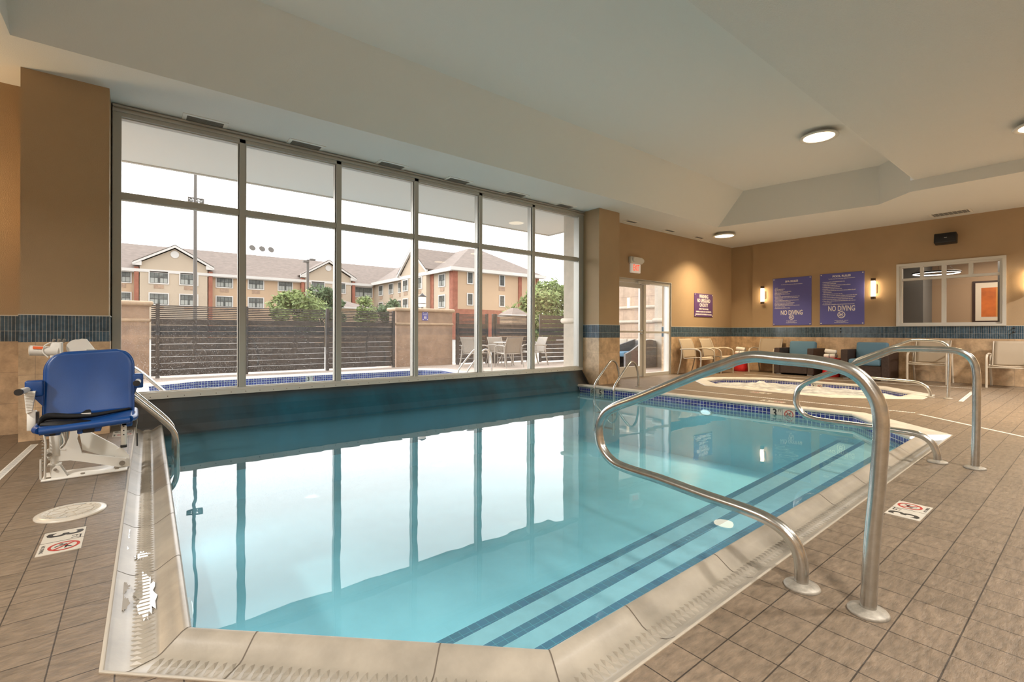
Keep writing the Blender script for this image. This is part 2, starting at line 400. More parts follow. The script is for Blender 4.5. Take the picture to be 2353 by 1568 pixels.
def sweep(b, I, O, prof, m, mats=None):
    # profile: (t across inner->outer, z); segments between consecutive corner points
    for k in range(len(I)-1):
        seglen = math.hypot(I[k+1][0]-I[k][0], I[k+1][1]-I[k][1])
        def P(e, t, z): return (lerp(I[e][0], O[e][0], t), lerp(I[e][1], O[e][1], t), z)
        L_ = [0]
        for i in range(1, len(prof)): L_.append(L_[-1]+abs(prof[i][0]-prof[i-1][0])*.235+abs(prof[i][1]-prof[i-1][1]))
        mm = [mats[i] if mats else m for i in range(len(prof)-1)]; i = 0
        while i < len(prof)-1:
            j = i+1
            while j < len(prof)-1 and mm[j] == mm[i] and i > 0 and j < len(prof)-2: j += 1
            vs = []; fs = []; uv = []
            for q in range(i, j+1): vs += [P(k, *prof[q]), P(k+1, *prof[q])]
            for q in range(j-i):
                fs.append((2*q, 2*q+1, 2*q+3, 2*q+2)); z0 = prof[i+q][1]; z1 = prof[i+q+1][1]
                a, c_ = (z0, z1) if prof[i+q][0] == prof[i+q+1][0] else (L_[i+q], L_[i+q+1]); uv.append([(0, a), (seglen, a), (seglen, c_), (0, c_)])
            b.add(vs, fs, mm[i], j-i > 1, uvs=uv); i = j
    return b
GP = [(.0, -.22), (.0, -.02), (.01, -.008), (.03, 0.0), (.06, .003), (.12, -.001), (.22, -.016), (.36, -.038), (.42, -.043), (.70, -.042), (.78, -.034), (.95, -.004), (.96, .003), (1.0, .003), (1.0, -.03)]
g = MB(); sweep(g, GI, GO, GP, 'gutter', ['gutter']*11+['sealant']*3)
def gz(t):
    for i in range(len(GP)-1):
        if GP[i][0] <= t <= GP[i+1][0] and GP[i+1][0] > GP[i][0]: return lerp(GP[i][1], GP[i+1][1], (t-GP[i][0])/(GP[i+1][0]-GP[i][0]))
    return 0
for k in range(3):
    I0, I1, O0, O1 = [Vector((*p, 0)) for p in (GI[k], GI[k+1], GO[k], GO[k+1])]
    Lm = (I1-I0).length; d = (I1-I0).normalized()
    nrm = Vector((d.y, -d.x, 0)) if ((O0-I0).dot(Vector((d.y, -d.x, 0))) > 0) else Vector((-d.y, d.x, 0))
    n = int(Lm/.0305)
    for i in range(-2, n+3):
        s0 = (i+.5)*.0305; c = I0+d*s0
        # stay between the two mitre lines
        def inside(p):
            def side(a, b2, q): return (b2-a).x*(q-a).y-(b2-a).y*(q-a).x
            mid = (I0+I1)/2+nrm*.12
            return side(I0, O0, p)*side(I0, O0, mid) > 0 and side(I1, O1, p)*side(I1, O1, mid) > 0
        a0, a1 = c+nrm*.098, c+nrm*.168
        if not (inside(a0) and inside(a1)): continue
        mid = c+nrm*.133; zb = -.0425
        Z = Vector((0, 0, zb)); c1 = a0.lerp(a1, .28)+Vector((0, 0, zb+.0085)); c2 = a0.lerp(a1, .72)+Vector((0, 0, zb+.0085))
        g.add([a0+Z, mid-d*.0118+Z, a1+Z, mid+d*.0118+Z, c1, c2], [(0, 1, 4), (1, 5, 4), (1, 2, 5), (2, 3, 5), (3, 4, 5), (3, 0, 4)], 'gutter')
    js = [0]+[0.62*j for j in range(1, int(Lm/.62)+1) if Lm-.62*j > .25] if k != 2 else [0, .38]+[.38+.64*j for j in range(1, 8) if Lm-.38-.64*j > .2]
    if k == 1: js = [0, .24, .86]
    for j in js:
        for i in range(2, 11):
            (t0, z0), (t1, z1) = GP[i], GP[i+1]; w = .0022
            if j == 0:
                q = [(lerp(I0, O0, t)+d*sg*w+Vector((0, 0, z+.0009))) for t, z, sg in ((t0, z0, -1), (t0, z0, 1), (t1, z1, 1), (t1, z1, -1))]
            else:
                q = [I0+d*(j+sg*w)+nrm*(t*.235)+Vector((0, 0, z+.0009)) for t, z, sg in ((t0, z0, -1), (t0, z0, 1), (t1, z1, 1), (t1, z1, -1))]
            g.add(q, [(0, 1, 2, 3)], 'grout')
g.build('gutter_coping', kind='structure')
# puddles standing on the gutter at the left
M['puddle'] = mat('standing_water', (.30, .27, .22), .03, spec=.8)
# far bullnose coping with the waterline mosaic
c = MB(); CP = [(.02, -.30), (.02, -.035), (-.08, -.032), (-.12, -.018), (-.10, .0), (.0, .011), (.3, .013), (.97, .006), (1.0, -.01)]
sweep(c, CI, CO, CP, 'coping', ['mosaic']+['coping']*7)
for (k, ss) in ((1, [.5+.62*i for i in range(7)]), (0, [.65])):
    I0, I1 = Vector((*CI[k], 0)), Vector((*CI[k+1], 0)); d = (I1-I0).normalized(); nr = Vector((d.y, -d.x, 0))
    for s0 in ss:
        q = [I0+d*(s0+a)+nr*b_+Vector((0, 0, .0150)) for a, b_ in ((-.002, -.01), (.002, -.01), (.002, .16), (-.002, .16))]
        c.add(q, [(0, 1, 2, 3)], 'grout')
c.build('pool_coping', kind='structure')
# basin with three steps
b = MB(); n = len(POOL)
for i in range(n):
    p, q = POOL[i], POOL[(i+1) % n]; L = math.hypot(p[0]-q[0], p[1]-q[1])
    b.add([(p[0], p[1], -.22), (q[0], q[1], -.22), (q[0], q[1], -.95), (p[0], p[1], -.95)], [(0, 1, 2, 3)], 'plaster')
b.flat(POOL, -.95, 'plaster')
def line(p, q):  # y <= line through p,q -> a,b,c
    s_ = (q[1]-p[1])/(q[0]-p[0]); return (-s_, 1, p[1]-s_*p[0])
SL = [(line((1.184, 1.33), (5.78, 1.425)), -.18), (line((1.119, 1.575), (7.05, 1.826)), -.27), (line((1.045, 1.832), (7.29, 2.17)), -.36)]
inner = [(lerp(p[0], 3.5, .0015), lerp(p[1], 3.7, .0015)) for p in POOL]
for (a_, b_, c_), z in SL:
    pl = clip(inner, a_, b_, c_); b.prism(pl, -.949, z, 'step')
for (a_, b_, c_), z in SL:
    pl = clip(clip(inner, a_, b_, c_+.001), -a_, -b_, -(c_-.055)); b.prism(pl, z-.06, z+.002, 'mosaicdark')
b.build('pool_basin', kind='structure')
w = MB(); w.flat([(lerp(p[0], 3.5, .0008), lerp(p[1], 3.7, .0008)) for p in POOL], WZ, 'water'); w.build('pool_water', kind='structure')
# liner curtain hung under the window
l = MB(); nx = 60; prof = [(6.50, .305), (6.47, .27), (6.44, .22), (6.40, .12), (6.35, .04), (6.30, -.02), (6.262, -.10), (6.26, -.60)]
rows = []
for i in range(nx+1):
    x = lerp(-.05, 6.90, i/nx); rows.append([(x, y-(.006*math.sin(i*1.7)*math.sin(i*.61) if 0 < j < 5 else 0), z) for j, (y, z) in enumerate(prof)])
vs = [p for r in rows for p in r]; np_ = len(prof)
for i in range(nx):
    for j in range(np_-1):
        a = i*np_+j; x = rows[i][j][0]
        l.add([vs[a], vs[a+np_], vs[a+np_+1], vs[a+1]], [(0, 1, 2, 3)], 'liner', True)
l.prism([(6.5, .30), (6.44, .22), (6.28, 0.012), (6.26, -.1), (6.5, -.1)], 6.88, 6.90, 'linerblack', axis='x')
l.build('pool_curtain', label='teal and black rubber curtain hanging from the long window sill into the pool', cat='curtain')

# spa
s = MB(); I = SPI+SPI[:1]; O = SPO+SPO[:1]
sweep(s, I, O, [(.0, -.32), (.0, -.03), (-.08, -.028), (-.12, -.014), (-.08, .006), (.05, .014), (.5, .012), (.97, .006), (1.0, -.01)], 'coping', ['mosaic']+['coping']*7)
for k, (p, q) in enumerate(zip(I, I[1:])):
    L = math.hypot(p[0]-q[0], p[1]-q[1]); o0, o1 = O[k], O[k+1]
    for j in [0]+[.61*z for z in range(1, int(L/.61)+1)]:
        t = j/L
        if t > .9: continue
        e = .002/L
        s.add([(lerp(p[0], q[0], t-e), lerp(p[1], q[1], t-e), .016), (lerp(p[0], q[0], t+e), lerp(p[1], q[1], t+e), .016), (lerp(o0[0], o1[0], t+e), lerp(o0[1], o1[1], t+e), .0155), (lerp(o0[0], o1[0], t-e), lerp(o0[1], o1[1], t-e), .0155)], [(0, 1, 2, 3)], 'grout')
s.build('spa_coping', kind='structure')
sw = MB(); nn = 70; x0, x1, y0, y1 = 8.6, 10.9, 1.95, 5.36
from mathutils import noise as MN
bumps = [(10.3, 4.55, .10, .16), (9.9, 3.3, .05, .25), (9.3, 4.1, .04, .3), (10.2, 2.5, .05, .2), (9.2, 2.7, .04, .25), (10.4, 3.7, .05, .25)]
def inpoly(x, y, P):
    c = False
    for i in range(len(P)):
        a, b2 = P[i], P[i-1]
        if (a[1] > y) != (b2[1] > y) and x < (b2[0]-a[0])*(y-a[1])/(b2[1]-a[1])+a[0]: c = not c
    return c
gr = {}; vs = []; fs = []
for i in range(nn+1):
    for j in range(nn+1):
        x = lerp(x0, x1, i/nn); y = lerp(y0, y1, j/nn)
        z = -.085+.022*MN.noise(Vector((x*5, y*5, 0)))+.014*MN.noise(Vector((x*14, y*14, 3)))
        for bx, by, h, r in bumps: z += h*math.exp(-((x-bx)**2+(y-by)**2)/(r*r*.5))*(.7+.5*MN.noise(Vector((x*20, y*20, 1))))
        vs.append((x, y, min(z, -.012)))
for i in range(nn):
    for j in range(nn):
        a = i*(nn+1)+j; cx = lerp(x0, x1, (i+.5)/nn); cy = lerp(y0, y1, (j+.5)/nn)
        if inpoly(cx, cy, grow(SPI, .03, _cx, _cy)): fs.append((a, a+nn+1, a+nn+2, a+1))
sw.add(vs, fs, 'foam', True); sw.build('spa_water', kind='structure')

# ------------------------------------------------------------------ walls
def wallseg(b, x0, x1, y0, y1, z0=0., z1=C_):
    e = .008
    if z0 < .90: b.box(x0-e, x1+e, y0-e, y1+e, z0, min(.90, z1), 'wain')
    if z0 < 1.15 and z1 > .9: b.box(x0-e, x1+e, y0-e, y1+e, max(.90, z0), min(1.145, z1), 'band'); b.box(x0-e-.003, x1+e+.003, y0-e-.003, y1+e+.003, min(1.145, z1), min(1.153, z1+.008), 'trim')
    if z1 > 1.15: b.box(x0, x1, y0, y1, max(1.145, z0), z1, 'paint')
    return b
b = MB(); wallseg(b, -5.2, -.83, WY, WY+.3); b.build('wall_window', kind='structure')
b = MB(); wallseg(b, -.81, -.20, 6.10, WY+.3)
b.box(-.2, -.185, 6.6, 6.9, 0, C_, 'trim'); b.build('wall_pier_left', kind='structure')
b = MB(); wallseg(b, 6.93, 7.53, 6.06, WY+.02); b.box(6.90, 7.53, WY+.02, 6.98, 0, 3.6, 'stonesmooth'); b.tube([(6.90, WY+.05, 1.24), (6.90, 7.0, 1.24), (7.5, 7.0, 1.24)], .055, 'stonesmooth', 12); b.build('wall_pier_right', kind='structure')
DX0, DX1, DZ = 8.02, 10.15, 2.19
b = MB(); wallseg(b, 7.53, DX0, WY, WY+.25); wallseg(b, DX1+.01, BX+.3, WY, WY+.25); b.box(DX0, DX1+.01, WY, WY+.25, DZ, C_, 'paint')
b.build('wall_door', kind='structure')
b = MB(); b.box(-.2, 6.93, WY-.04, WY+.3, -.3, .285, 'trim'); b.build('wall_sill', kind='structure')
b = MB()   # back wall with the lobby window opening Y 1.24..2.88, Z 1.165..2.48
YA, YB, ZA, ZB = 1.245, 2.885, 1.165, 2.485
def backseg(y0, y1, z0=0, z1=C_):
    wallseg(b, BX, BX+.2, y0, y1, z0, z1)
backseg(-3, YA); backseg(YB, 6.0); b.box(BX-.008, BX+.2, YA, YB, 0, .9, 'wain'); b.box(BX-.008, BX+.2, YA, YB, .9, 1.145, 'band'); b.box(BX, BX+.2, YA, YB, 1.145, ZA, 'trim')
b.box(BX, BX+.2, YA, YB, ZB, C_, 'paint'); wallseg(b, BX+.045, BX+.2, 6.0, WY)
b.build('wall_back', kind='structure')
b = MB(); wallseg(b, -5.2, BX+.3, -3.2, -3.0); b.build('wall_right', kind='structure')
b = MB(); wallseg(b, -5.2, -5.0, -3.0, WY); b.build('wall_left', kind='structure')

# ceiling: soffit, raised coffer with a sloping face, lower stippled field
LE = [(-.79, 5.50), (10.29, 5.50), (10.77, 2.66), (10.21, 2.09), (10.21, -2.4), (-.79, -2.4)]
b = MB(); b.flat([(-5.2, -3.2), (BX+.3, -3.2), (BX+.3, 6.9), (-5.2, 6.9)], C_, 'ceil', holes=[LE])
ZH, ZL, YS, YE = 4.10, 3.57, 4.97, 2.03
b.add([(-.79, 5.5, C_), (10.29, 5.5, C_), (10.38, YS, ZH), (-.79, YS, ZH)], [(0, 1, 2, 3)], 'ceil')
b.add([(10.29, 5.5, C_), (10.77, 2.66, C_), (10.77, 2.66, ZH), (10.38, YS, ZH)], [(0, 1, 2, 3)], 'ceil')
b.add([(10.77, 2.66, C_), (10.21, 2.09, C_), (10.21, 2.09, ZH), (10.77, 2.66, ZH)], [(0, 1, 2, 3)], 'ceil')
b.add([(-.79, 5.5, C_), (-.79, YS, ZH), (-.79, YE, ZH), (-.79, YE, C_)], [(0, 1, 2, 3)], 'ceil')
b.box(-.8, 11, YE, 5.2, ZH, ZH+.05, 'ceil')
b.box(-.79, 10.21, -2.4, YE, ZL, ZL+.05, 'stipple')
b.box(-.79, 10.21, YE+.001, YE+.012, ZL+.001, ZH, 'ceil')
b.add([(10.21, 2.09, C_), (10.21, -2.4, C_), (10.21, -2.4, ZL), (10.21, 2.09, ZL)], [(0, 1, 2, 3)], 'ceil')
b.add([(-.79, YE, C_), (-.79, -2.4, C_), (-.79, -2.4, ZL), (-.79, YE, ZL)], [(0, 1, 2, 3)], 'ceil')
b.add([(-.79, -2.4, C_), (10.21, -2.4, C_), (10.21, -2.4, ZL), (-.79, -2.4, ZL)], [(0, 1, 2, 3)], 'ceil')
b.box(-5.3, BX+.4, -3.3, 6.9, ZH+.06, ZH+.12, 'ceil')
b.build('ceiling', kind='structure')

# ------------------------------------------------------------------ the long window
Y0, Y1 = 6.46, 6.60; WX0, WX1 = -.185, 6.925
win = empty('window_1', (0, 0, 0), None, None); win['kind'] = 'structure'
mu = [.975, 2.118, 3.270, 4.437, 5.595]
f = MB(); f.box(WX0, WX1, Y0, Y1, 3.26, 3.375, 'frame'); f.box(WX0, WX1, Y0-.02, Y0, 3.30, 3.325, 'frame'); f.box(WX0, WX1, Y0-.03, Y0, 3.345, 3.365, 'frame')
f.box(WX0, -.115, Y0, Y1, .3, 3.3, 'frame'); f.box(6.80, WX1, Y0, Y1, .3, 3.3, 'frame'); f.box(WX0, WX1, Y0, Y1, .285, .335, 'framelight')
f.box(-.05, WX1-.01, Y0-.012, Y0, .262, .310, 'framelight')
for i in range(46): f.cyl((-.02+.152*i, Y0-.0125, .286), (-.02+.152*i, Y0-.016, .286), .005, 'bronze', 8)
for z0, z1 in ((2.40, 2.462),): f.box(-.115, 6.80, Y0+.01, Y1, z0, z1, 'frame')
for z, s_ in ((3.258, 1), (2.463, -1), (2.399, 1), (.336, -1)): f.box(-.115, 6.80, Y0+.035, Y0+.05, min(z, z-.010*s_), max(z, z-.010*s_), 'framelight')
f.build('frame', win)
for x in mu:
    m_ = MB(); m_.box(x, x+.062, Y0, Y1, .3, 3.3, 'frame')
    for e0, e1, mm in ((x-.007, x, 'gasket'), (x+.062, x+.069, 'gasket')): m_.box(e0, e1, Y0+.03, Y0+.05, .34, 3.25, mm)
    m_.box(x-.014, x-.007, Y0+.03, Y0+.055, .335, 3.26, 'framelight'); m_.box(x+.069, x+.076, Y0+.03, Y0+.055, .335, 3.26, 'framelight')
    m_.build('mullion', win)
xs = [-.115]+mu+[6.80]
for i in range(6):
    a = xs[i]+(.062 if i else 0); e = xs[i+1]
    for z0, z1 in ((.335, 2.40), (2.462, 3.26)):
        q = MB(); q.box(a, e, Y0+.052, Y0+.058, z0, z1, 'glass'); q.build('pane', win)

# ------------------------------------------------------------------ entrance door and sidelight
d = empty('door_1', (0, 0, 0), None, None); d['kind'] = 'structure'
q = MB(); q.box(DX0, DX1, WY+.02, WY+.12, DZ-.07, DZ, 'framelight'); q.box(DX1-.06, DX1, WY+.02, WY+.12, 0, DZ, 'framelight'); q.box(DX0, DX0+.05, WY+.02, WY+.12, 0, DZ, 'framelight')
MXD = 9.13; q.box(MXD-.03, MXD+.05, WY+.02, WY+.12, 0, DZ, 'framelight'); q.box(MXD, DX1, WY+.02, WY+.12, 0, .07, 'framelight'); q.box(MXD, DX1, WY+.02, WY+.10, .985, 1.03, 'framelight')
q.box(DX1, DX1+.015, WY-.005, WY+.2, 0, DZ+.015, 'trim'); q.box(DX0, DX1+.015, WY-.005, WY+.2, DZ, DZ+.015, 'trim'); q.build('door_frame', d)
q = MB()
for x0, x1, z0, z1 in ((DX0+.05, DX0+.15, .01, 2.11), (MXD-.13, MXD-.03, .01, 2.11), (DX0+.15, MXD-.13, .01, .24), (DX0+.15, MXD-.13, 2.01, 2.11)): q.box(x0, x1, WY+.05, WY+.095, z0, z1, 'framelight')
q.build('door_leaf', d)
q = MB(); q.box(DX0+.08, MXD-.05, WY-.01, WY+.03, 1.0, 1.04, 'framelight'); q.box(DX0+.1, DX0+.14, WY-.01, WY+.06, .97, 1.06, 'framelight'); q.box(MXD-.11, MXD-.06, WY-.01, WY+.06, .975, 1.06, 'steelrough'); q.build('push_bar', d)
q = MB(); q.rbox(MXD-.32, MXD-.02, WY-.05, WY+.03, 2.10, 2.155, 'framelight', .008); q.tube([(MXD-.1, WY-.02, 2.09), (MXD-.35, WY-.12, 2.075), (MXD+.12, WY-.02, 2.10)], .008, 'steel', 8); q.build('door_closer', d)
q = MB(); q.box(DX0+.15, MXD-.13, WY+.07, WY+.075, .24, 2.01, 'glassclean'); q.build('pane', d)
q = MB(); q.box(MXD+.05, DX1-.06, WY+.07, WY+.075, .07, 2.12, 'glassclean'); q.build('pane', d)

# ------------------------------------------------------------------ lobby window and the lobby behind
w2 = empty('window_2', (0, 0, 0), None, None); w2['kind'] = 'structure'
q = MB(); X0 = BX-.02; X1 = BX+.12; t = .035
q.box(X0-.012, X1, YA-.015, YA+t, ZA-.012, ZB+.015, 'framelight'); q.box(X0-.012, X1, YB-t, YB+.015, ZA-.012, ZB+.015, 'framelight')
q.box(X0-.012, X1, YA, YB, ZB-t, ZB+.015, 'framelight'); q.box(X0-.012, X1, YA, YB, ZA-.012, ZA+.03, 'framelight'); q.build('frame', w2)
q = MB(); t2 = .075
for a in ((YA+t, YA+t2, ZA, ZB), (YB-t2, YB-t, ZA, ZB), (YA, YB, ZB-t2, ZB-t), (YA, YB, ZA+.03, ZA+.06), (YA, YB, 2.135, 2.185), (2.10, 2.165, ZA, ZB), (2.46, 2.51, 2.185, ZB-t2), (1.70, 1.76, 2.185, ZB-t2)):
    q.box(X0+.03, X1-.02, a[0], a[1], a[2], a[3], 'framelight')
q.build('mullion', w2)
q = MB(); q.box(X0+.07, X0+.075, YA+.04, YB-.04, ZA+.04, ZB-.04, 'glassclean'); q.build('pane', w2)
b = MB(); b.box(17.2, 17.3, -2, 7, 0, 3.2, 'roomtan'); b.box(BX+.2, 17.3, 4.1, 4.2, 0, 3.2, 'roomgrey'); b.box(BX+.2, 17.3, -2.1, -2.0, 0, 3.2, 'roomtan')
b.box(16.2, 17.2, 3.05, 4.1, 0, 2.9, 'roomgrey'); b.box(15.2, 15.5, 1.25, 1.57, 0, 3.2, 'roomgrey')
b.build('wall_lobby', kind='structure')
b = MB(); b.box(BX+.2, 17.3, -2, 4.2, -.1, 0, 'roomtan'); b.build('floor_lobby', kind='structure')
b = MB(); b.box(BX+.2, 17.3, -2.1, 4.2, 3.0, 3.1, 'roomtan'); b.box(BX+.2, 14.6, -2.1, 4.2, 2.78, 3.0, 'roomgrey'); b.build('ceiling_lobby', kind='structure')
p = empty('framed_print', (17.19, 1.82, 1.28), 'dark framed orange abstract print on the lobby wall seen through the inner window', 'picture')
q = MB(); q.box(-.03, .0, -.42, .42, 0, 1.08, 'darkwood'); q.build('picture_frame', p)
q = MB(); q.box(-.034, -.03, -.36, .36, .05, 1.03, 'mount'); q.build('mount', p)
q = MB(); q.box(-.037, -.034, -.02, .25, .15, .90, 'art'); q.box(-.037, -.034, -.25, -.02, .15, .90, 'art2'); q.build('print', p)
p = empty('ring_pendant', (15.2, 2.62, 2.47), 'thin illuminated ring pendant hanging in the lobby beyond the inner window', 'lamp')
q = MB(); q.tube([(.44*math.cos(a*PI/24), .44*math.sin(a*PI/24), 0) for a in range(48)], .018, 'black', 8, closed=True); q.build('ring_housing', p)
q = MB(); q.tube([(.425*math.cos(a*PI/24), .425*math.sin(a*PI/24), -.016) for a in range(48)], .014, 'ring', 8, closed=True); q.build('light_strip', p)
for a in (0, 2.1, 4.2):
    q = MB(); q.cyl((.43*math.cos(a), .43*math.sin(a), .01), (.1*math.cos(a), .1*math.sin(a), .33), .003, 'black', 6); q.build('cable', p)
q = MB(); q.cyl((0, 0, .33), (0, 0, .55), .05, 'black', 16); q.build('canopy', p)

# ------------------------------------------------------------------ signs
def no_diving(b, mx, r, ring, fig, th=.001):
    n = 36; vs = []; ro, ri = r, r*.80
    for j in range(n):
        a = 2*PI*j/n; vs += [(ro*math.cos(a), ro*math.sin(a), th), (ri*math.cos(a), ri*math.sin(a), th)]
    b.add(vs, [(2*j, 2*((j+1) % n), 2*((j+1) % n)+1, 2*j+1) for j in range(n)], ring, mx=mx)
    R45 = Matrix.Rotation(-PI/4, 4, 'Z'); b.box(-ri, ri, -r*.07, r*.07, th*.6, th*1.2, ring, mx=mx @ R45)
    F = [((-.45, .05), (.1, .18), .1), ((.1, .18), (.45, .5), .075), ((.1, .18), (.5, .1), .07), ((-.3, .02), (-.1, -.5), .07), ((-.1, -.5), (.1, -.55), .05)]
    for p0, p1, w in F:
        p0 = Vector((*p0, 0))*r; p1 = Vector((*p1, 0))*r; d = (p1-p0).normalized(); nn_ = Vector((-d.y, d.x, 0))*w*r
        b.add([p0+nn_+Vector((0, 0, th*.9)), p0-nn_+Vector((0, 0, th*.9)), p1-nn_+Vector((0, 0, th*.9)), p1+nn_+Vector((0, 0, th*.9))], [(0, 1, 2, 3)], fig, mx=mx)
    b.lathe([(r*.13, th*.5), (r*.13, th)], (0, 0, 0), fig, 12, mx=mx @ Matrix.Translation((-.52*r, -.2*r, 0)))
def sign(name, mx, w, h, panel, label, lines, sym=None, screws=True):
    o = empty(name, mx.translation, label, 'sign')
    L = Matrix.Translation(-mx.translation) @ mx
    q = MB(); q.rbox(-w/2, w/2, -h/2, h/2, -.012, .0, panel, .005, 1, mx=L, smooth=False); q.build('panel', o)
    t = MB()
    for (s_, x, y, size, al, sx, bo) in lines: t.text(s_, size, L @ Matrix.Translation((x, y, .001)), 'signwhite', al, sx, bo)
    t.build('lettering', o)
    if sym:
        q = MB(); no_diving(q, L @ Matrix.Translation((sym[0], sym[1], .001)), sym[2], 'signwhite', 'signwhite'); q.build('no_diving_symbol', o)
    if screws:
        for sx in (-1, 1):
            for sy in (-1, 1):
                q = MB(); q.lathe([(.014, 0), (.014, .004), (.008, .010), (0, .011)], (0, 0, 0), 'signwhite', 12, mx=L @ Matrix.Translation((sx*(w/2-.03), sy*(h/2-.03), 0))); q.build('screw_cap', o)
    return o
pool_l = ["Swimming pool for use by registered guests only.", "Shower before entering pool.", "Children under 14 must be supervised by an adult at all times.", "Swimming alone is not recommended.", "No running or rough play in the pool area.",
 "Spitting, urinating, blowing the nose, spouting water or drinking the pool", "~water is prohibited.", "Safety equipment is for emergency use only.", "Guests with skin lacerations, infections, or blisters must not enter the pool.",
 "Guests under the influence of drugs or alcohol must not enter the pool.", "Guests experiencing diarrhea or vomiting must not enter the pool.", "Change diapers only in a restroom and wash hands after using restroom", "~or changing diapers.", "No glass bottles or breakable service ware permitted in the pool area."]
spa_l = ["~CAUTION:", "Spa for use by registered guests only.", "Shower before entering the spa.", "Children under 14 must be supervised by an adult at all times.", "Children under the age of 5 must not use the spa.", "Do not use the spa if water temperature exceeds 104\u00b0 F.", "Do not use spa alone.",
 "Guests who are elderly, pregnant, and persons suffering from heart disease, diabetes or high", "~or low blood pressure should not enter the spa without prior medical consultation and", "~permission from their doctor.", "Guests under the influence of alcohol, tranquilizers, or other drugs that cause drowsiness",
 "~or that raise or lower blood pressure must not use the spa.", "Guests with skin lacerations, infections or blisters must not enter the spa.", "No glass bottles or breakable service ware permitted in the spa area.", "Observe reasonable time limits (ten to fifteen minutes), then leave the water and cool down", "~before returning for another brief stay.", "Long exposure may result in nausea, dizziness or fainting."]
def rules(lst, x, y, step, size, sx):
    out = []
    for i, t in enumerate(lst):
        if t[0] == '~': out.append((t[1:], x, y-i*step, size, 'LEFT', sx, .0006))
        else: out.append(("\u2022", x-.022, y-i*step, size, 'LEFT', 1, .001)); out.append((t, x, y-i*step, size, 'LEFT', sx, .0006))
    return out
w_, h_ = .90, 1.225
sign('pool_rules_sign', on_back(3.935, 1.815, BX-.013), w_, h_, 'signblue', 'larger purple-blue POOL RULES sign with NO DIVING, beside the wall lamp nearest the inner window',
     [("POOL RULES", 0, .535, .062, 'CENTER', 1.05, .002), ("The following rules are for your safety and convenience", 0, .478, .026, 'CENTER', .92, .0004)] + rules(pool_l, -.375, .41, .0415, .031, .72) +
     [("NO DIVING", 0, -.235, .175, 'CENTER', .60, .003), ("Pool Hours 8:00 A.M. - 10:00 P.M.", 0, -.515, .022, 'CENTER', .9, .0004), ("Maximum pool depth: 5'", 0, -.54, .022, 'CENTER', .9, .0004), ("Maximum load capacity: 34 persons", 0, -.565, .022, 'CENTER', .9, .0004)], (0, -.38, .08))
sign('spa_rules_sign', on_back(5.02, 1.805, BX-.013), .905, 1.215, 'signblue', 'purple-blue SPA RULES sign with smaller print, left of the POOL RULES sign',
     [("SPA RULES", 0, .51, .062, 'CENTER', 1.05, .002), ("The following rules are for your safety and convenience", 0, .435, .024, 'CENTER', .92, .0004)] + rules(spa_l, -.395, .355, .0325, .025, .62) +
     [("NO DIVING", 0, -.29, .165, 'CENTER', .60, .003), ("Spa Hours 8:00 A.M. - 10:00 P.M.", 0, -.495, .02, 'CENTER', .9, .0004), ("Maximum spa depth: 3'", 0, -.52, .02, 'CENTER', .9, .0004), ("Maximum load capacity: 8 persons", 0, -.545, .02, 'CENTER', .9, .0004)], (0, -.405, .06))
sign('warning_sign', on_front(11.62, 1.715, WY-.013), .90, .605, 'signpurple', 'purple WARNING NO LIFEGUARD ON DUTY sign on the wall right of the glass door',
     [("WARNING", 0, .225, .125, 'CENTER', .72, .004), ("NO LIFEGUARD", 0, .115, .125, 'CENTER', .72, .004), ("ON DUTY", 0, .0, .125, 'CENTER', .72, .004),
      ("SWIM AT YOUR OWN RISK.", 0, -.10, .052, 'CENTER', .72, .002), ("SWIMMING ALONE IS NOT RECOMMENDED.", 0, -.17, .052, 'CENTER', .72, .002), ("CHILDREN MUST BE SUPERVISED BY AN ADULT.", 0, -.24, .052, 'CENTER', .72, .002)])
e = empty('exit_sign', (8.72, WY, 2.5), 'white EXIT sign with red letters and twin emergency lights above the glass door', 'sign')
q = MB(); q.rbox(-.17, .17, -.05, 0, -.17, .03, 'exitface', .012, 2); q.build('sign_face', e)
q = MB(); q.text('EXIT', .19, on_front(.01, -.065, -.052), 'exitred', 'CENTER', .58, .003); q.build('lettering', e)
q = MB(); q.rbox(-.21, .21, -.075, 0, .03, .18, 'whitedull', .015, 2); q.build('battery_housing', e)
for sx in (-1, 1):
    q = MB(); q.lathe([(.05, 0), (.055, .02), (.045, .035), (.02, .03), (0, .03)], (0, 0, 0), 'whitedull', 18, mx=facing((sx*.12 if sx < 0 else .2, -.075 if sx < 0 else -.05, .11), (1, 0, 0), (0, 0, 1), (0, -1, 0) if sx < 0 else (.8, -.6, 0))); q.build('emergency_lamp', e)

# ------------------------------------------------------------------ lamps, speaker, vents
def downlight(x, y, z, label, watts=46):
    o = empty('ceiling_light', (x, y, z), label, 'lamp', 'round ceiling lights')
    q = MB(); q.lathe([(.15, 0), (.17, -.03), (.25, -.055), (.262, -.07), (.255, -.082), (.215, -.078), (.205, -.070)], (0, 0, 0), 'whitedull', 40); q.build('housing', o)
    q = MB(); q.lathe([(.207, -.072), (.15, -.080), (.0, -.084)], (0, 0, 0), 'lens', 40); q.build('lens', o)
    la = bpy.data.lights.new('lamp_glow', 'AREA'); la.shape = 'DISK'; la.size = .4; la.energy = watts; la.color = (1, .94, .86) if watts > 50 else (1, .78, .50); la.spread = math.radians(150 if watts > 50 else 118)
    lo = bpy.data.objects.new('lamp_glow', la); COL.objects.link(lo); lo.location = (x, y, z-.09)
downlight(8.27, 2.80, ZH, 'round glowing ceiling light high in the raised ceiling over the pool end')
downlight(11.0, 5.72, C_, 'round glowing ceiling light on the low ceiling near the far corner')
downlight(8.52, .50, ZL, 'round ceiling light cut off by the right edge of the photo')
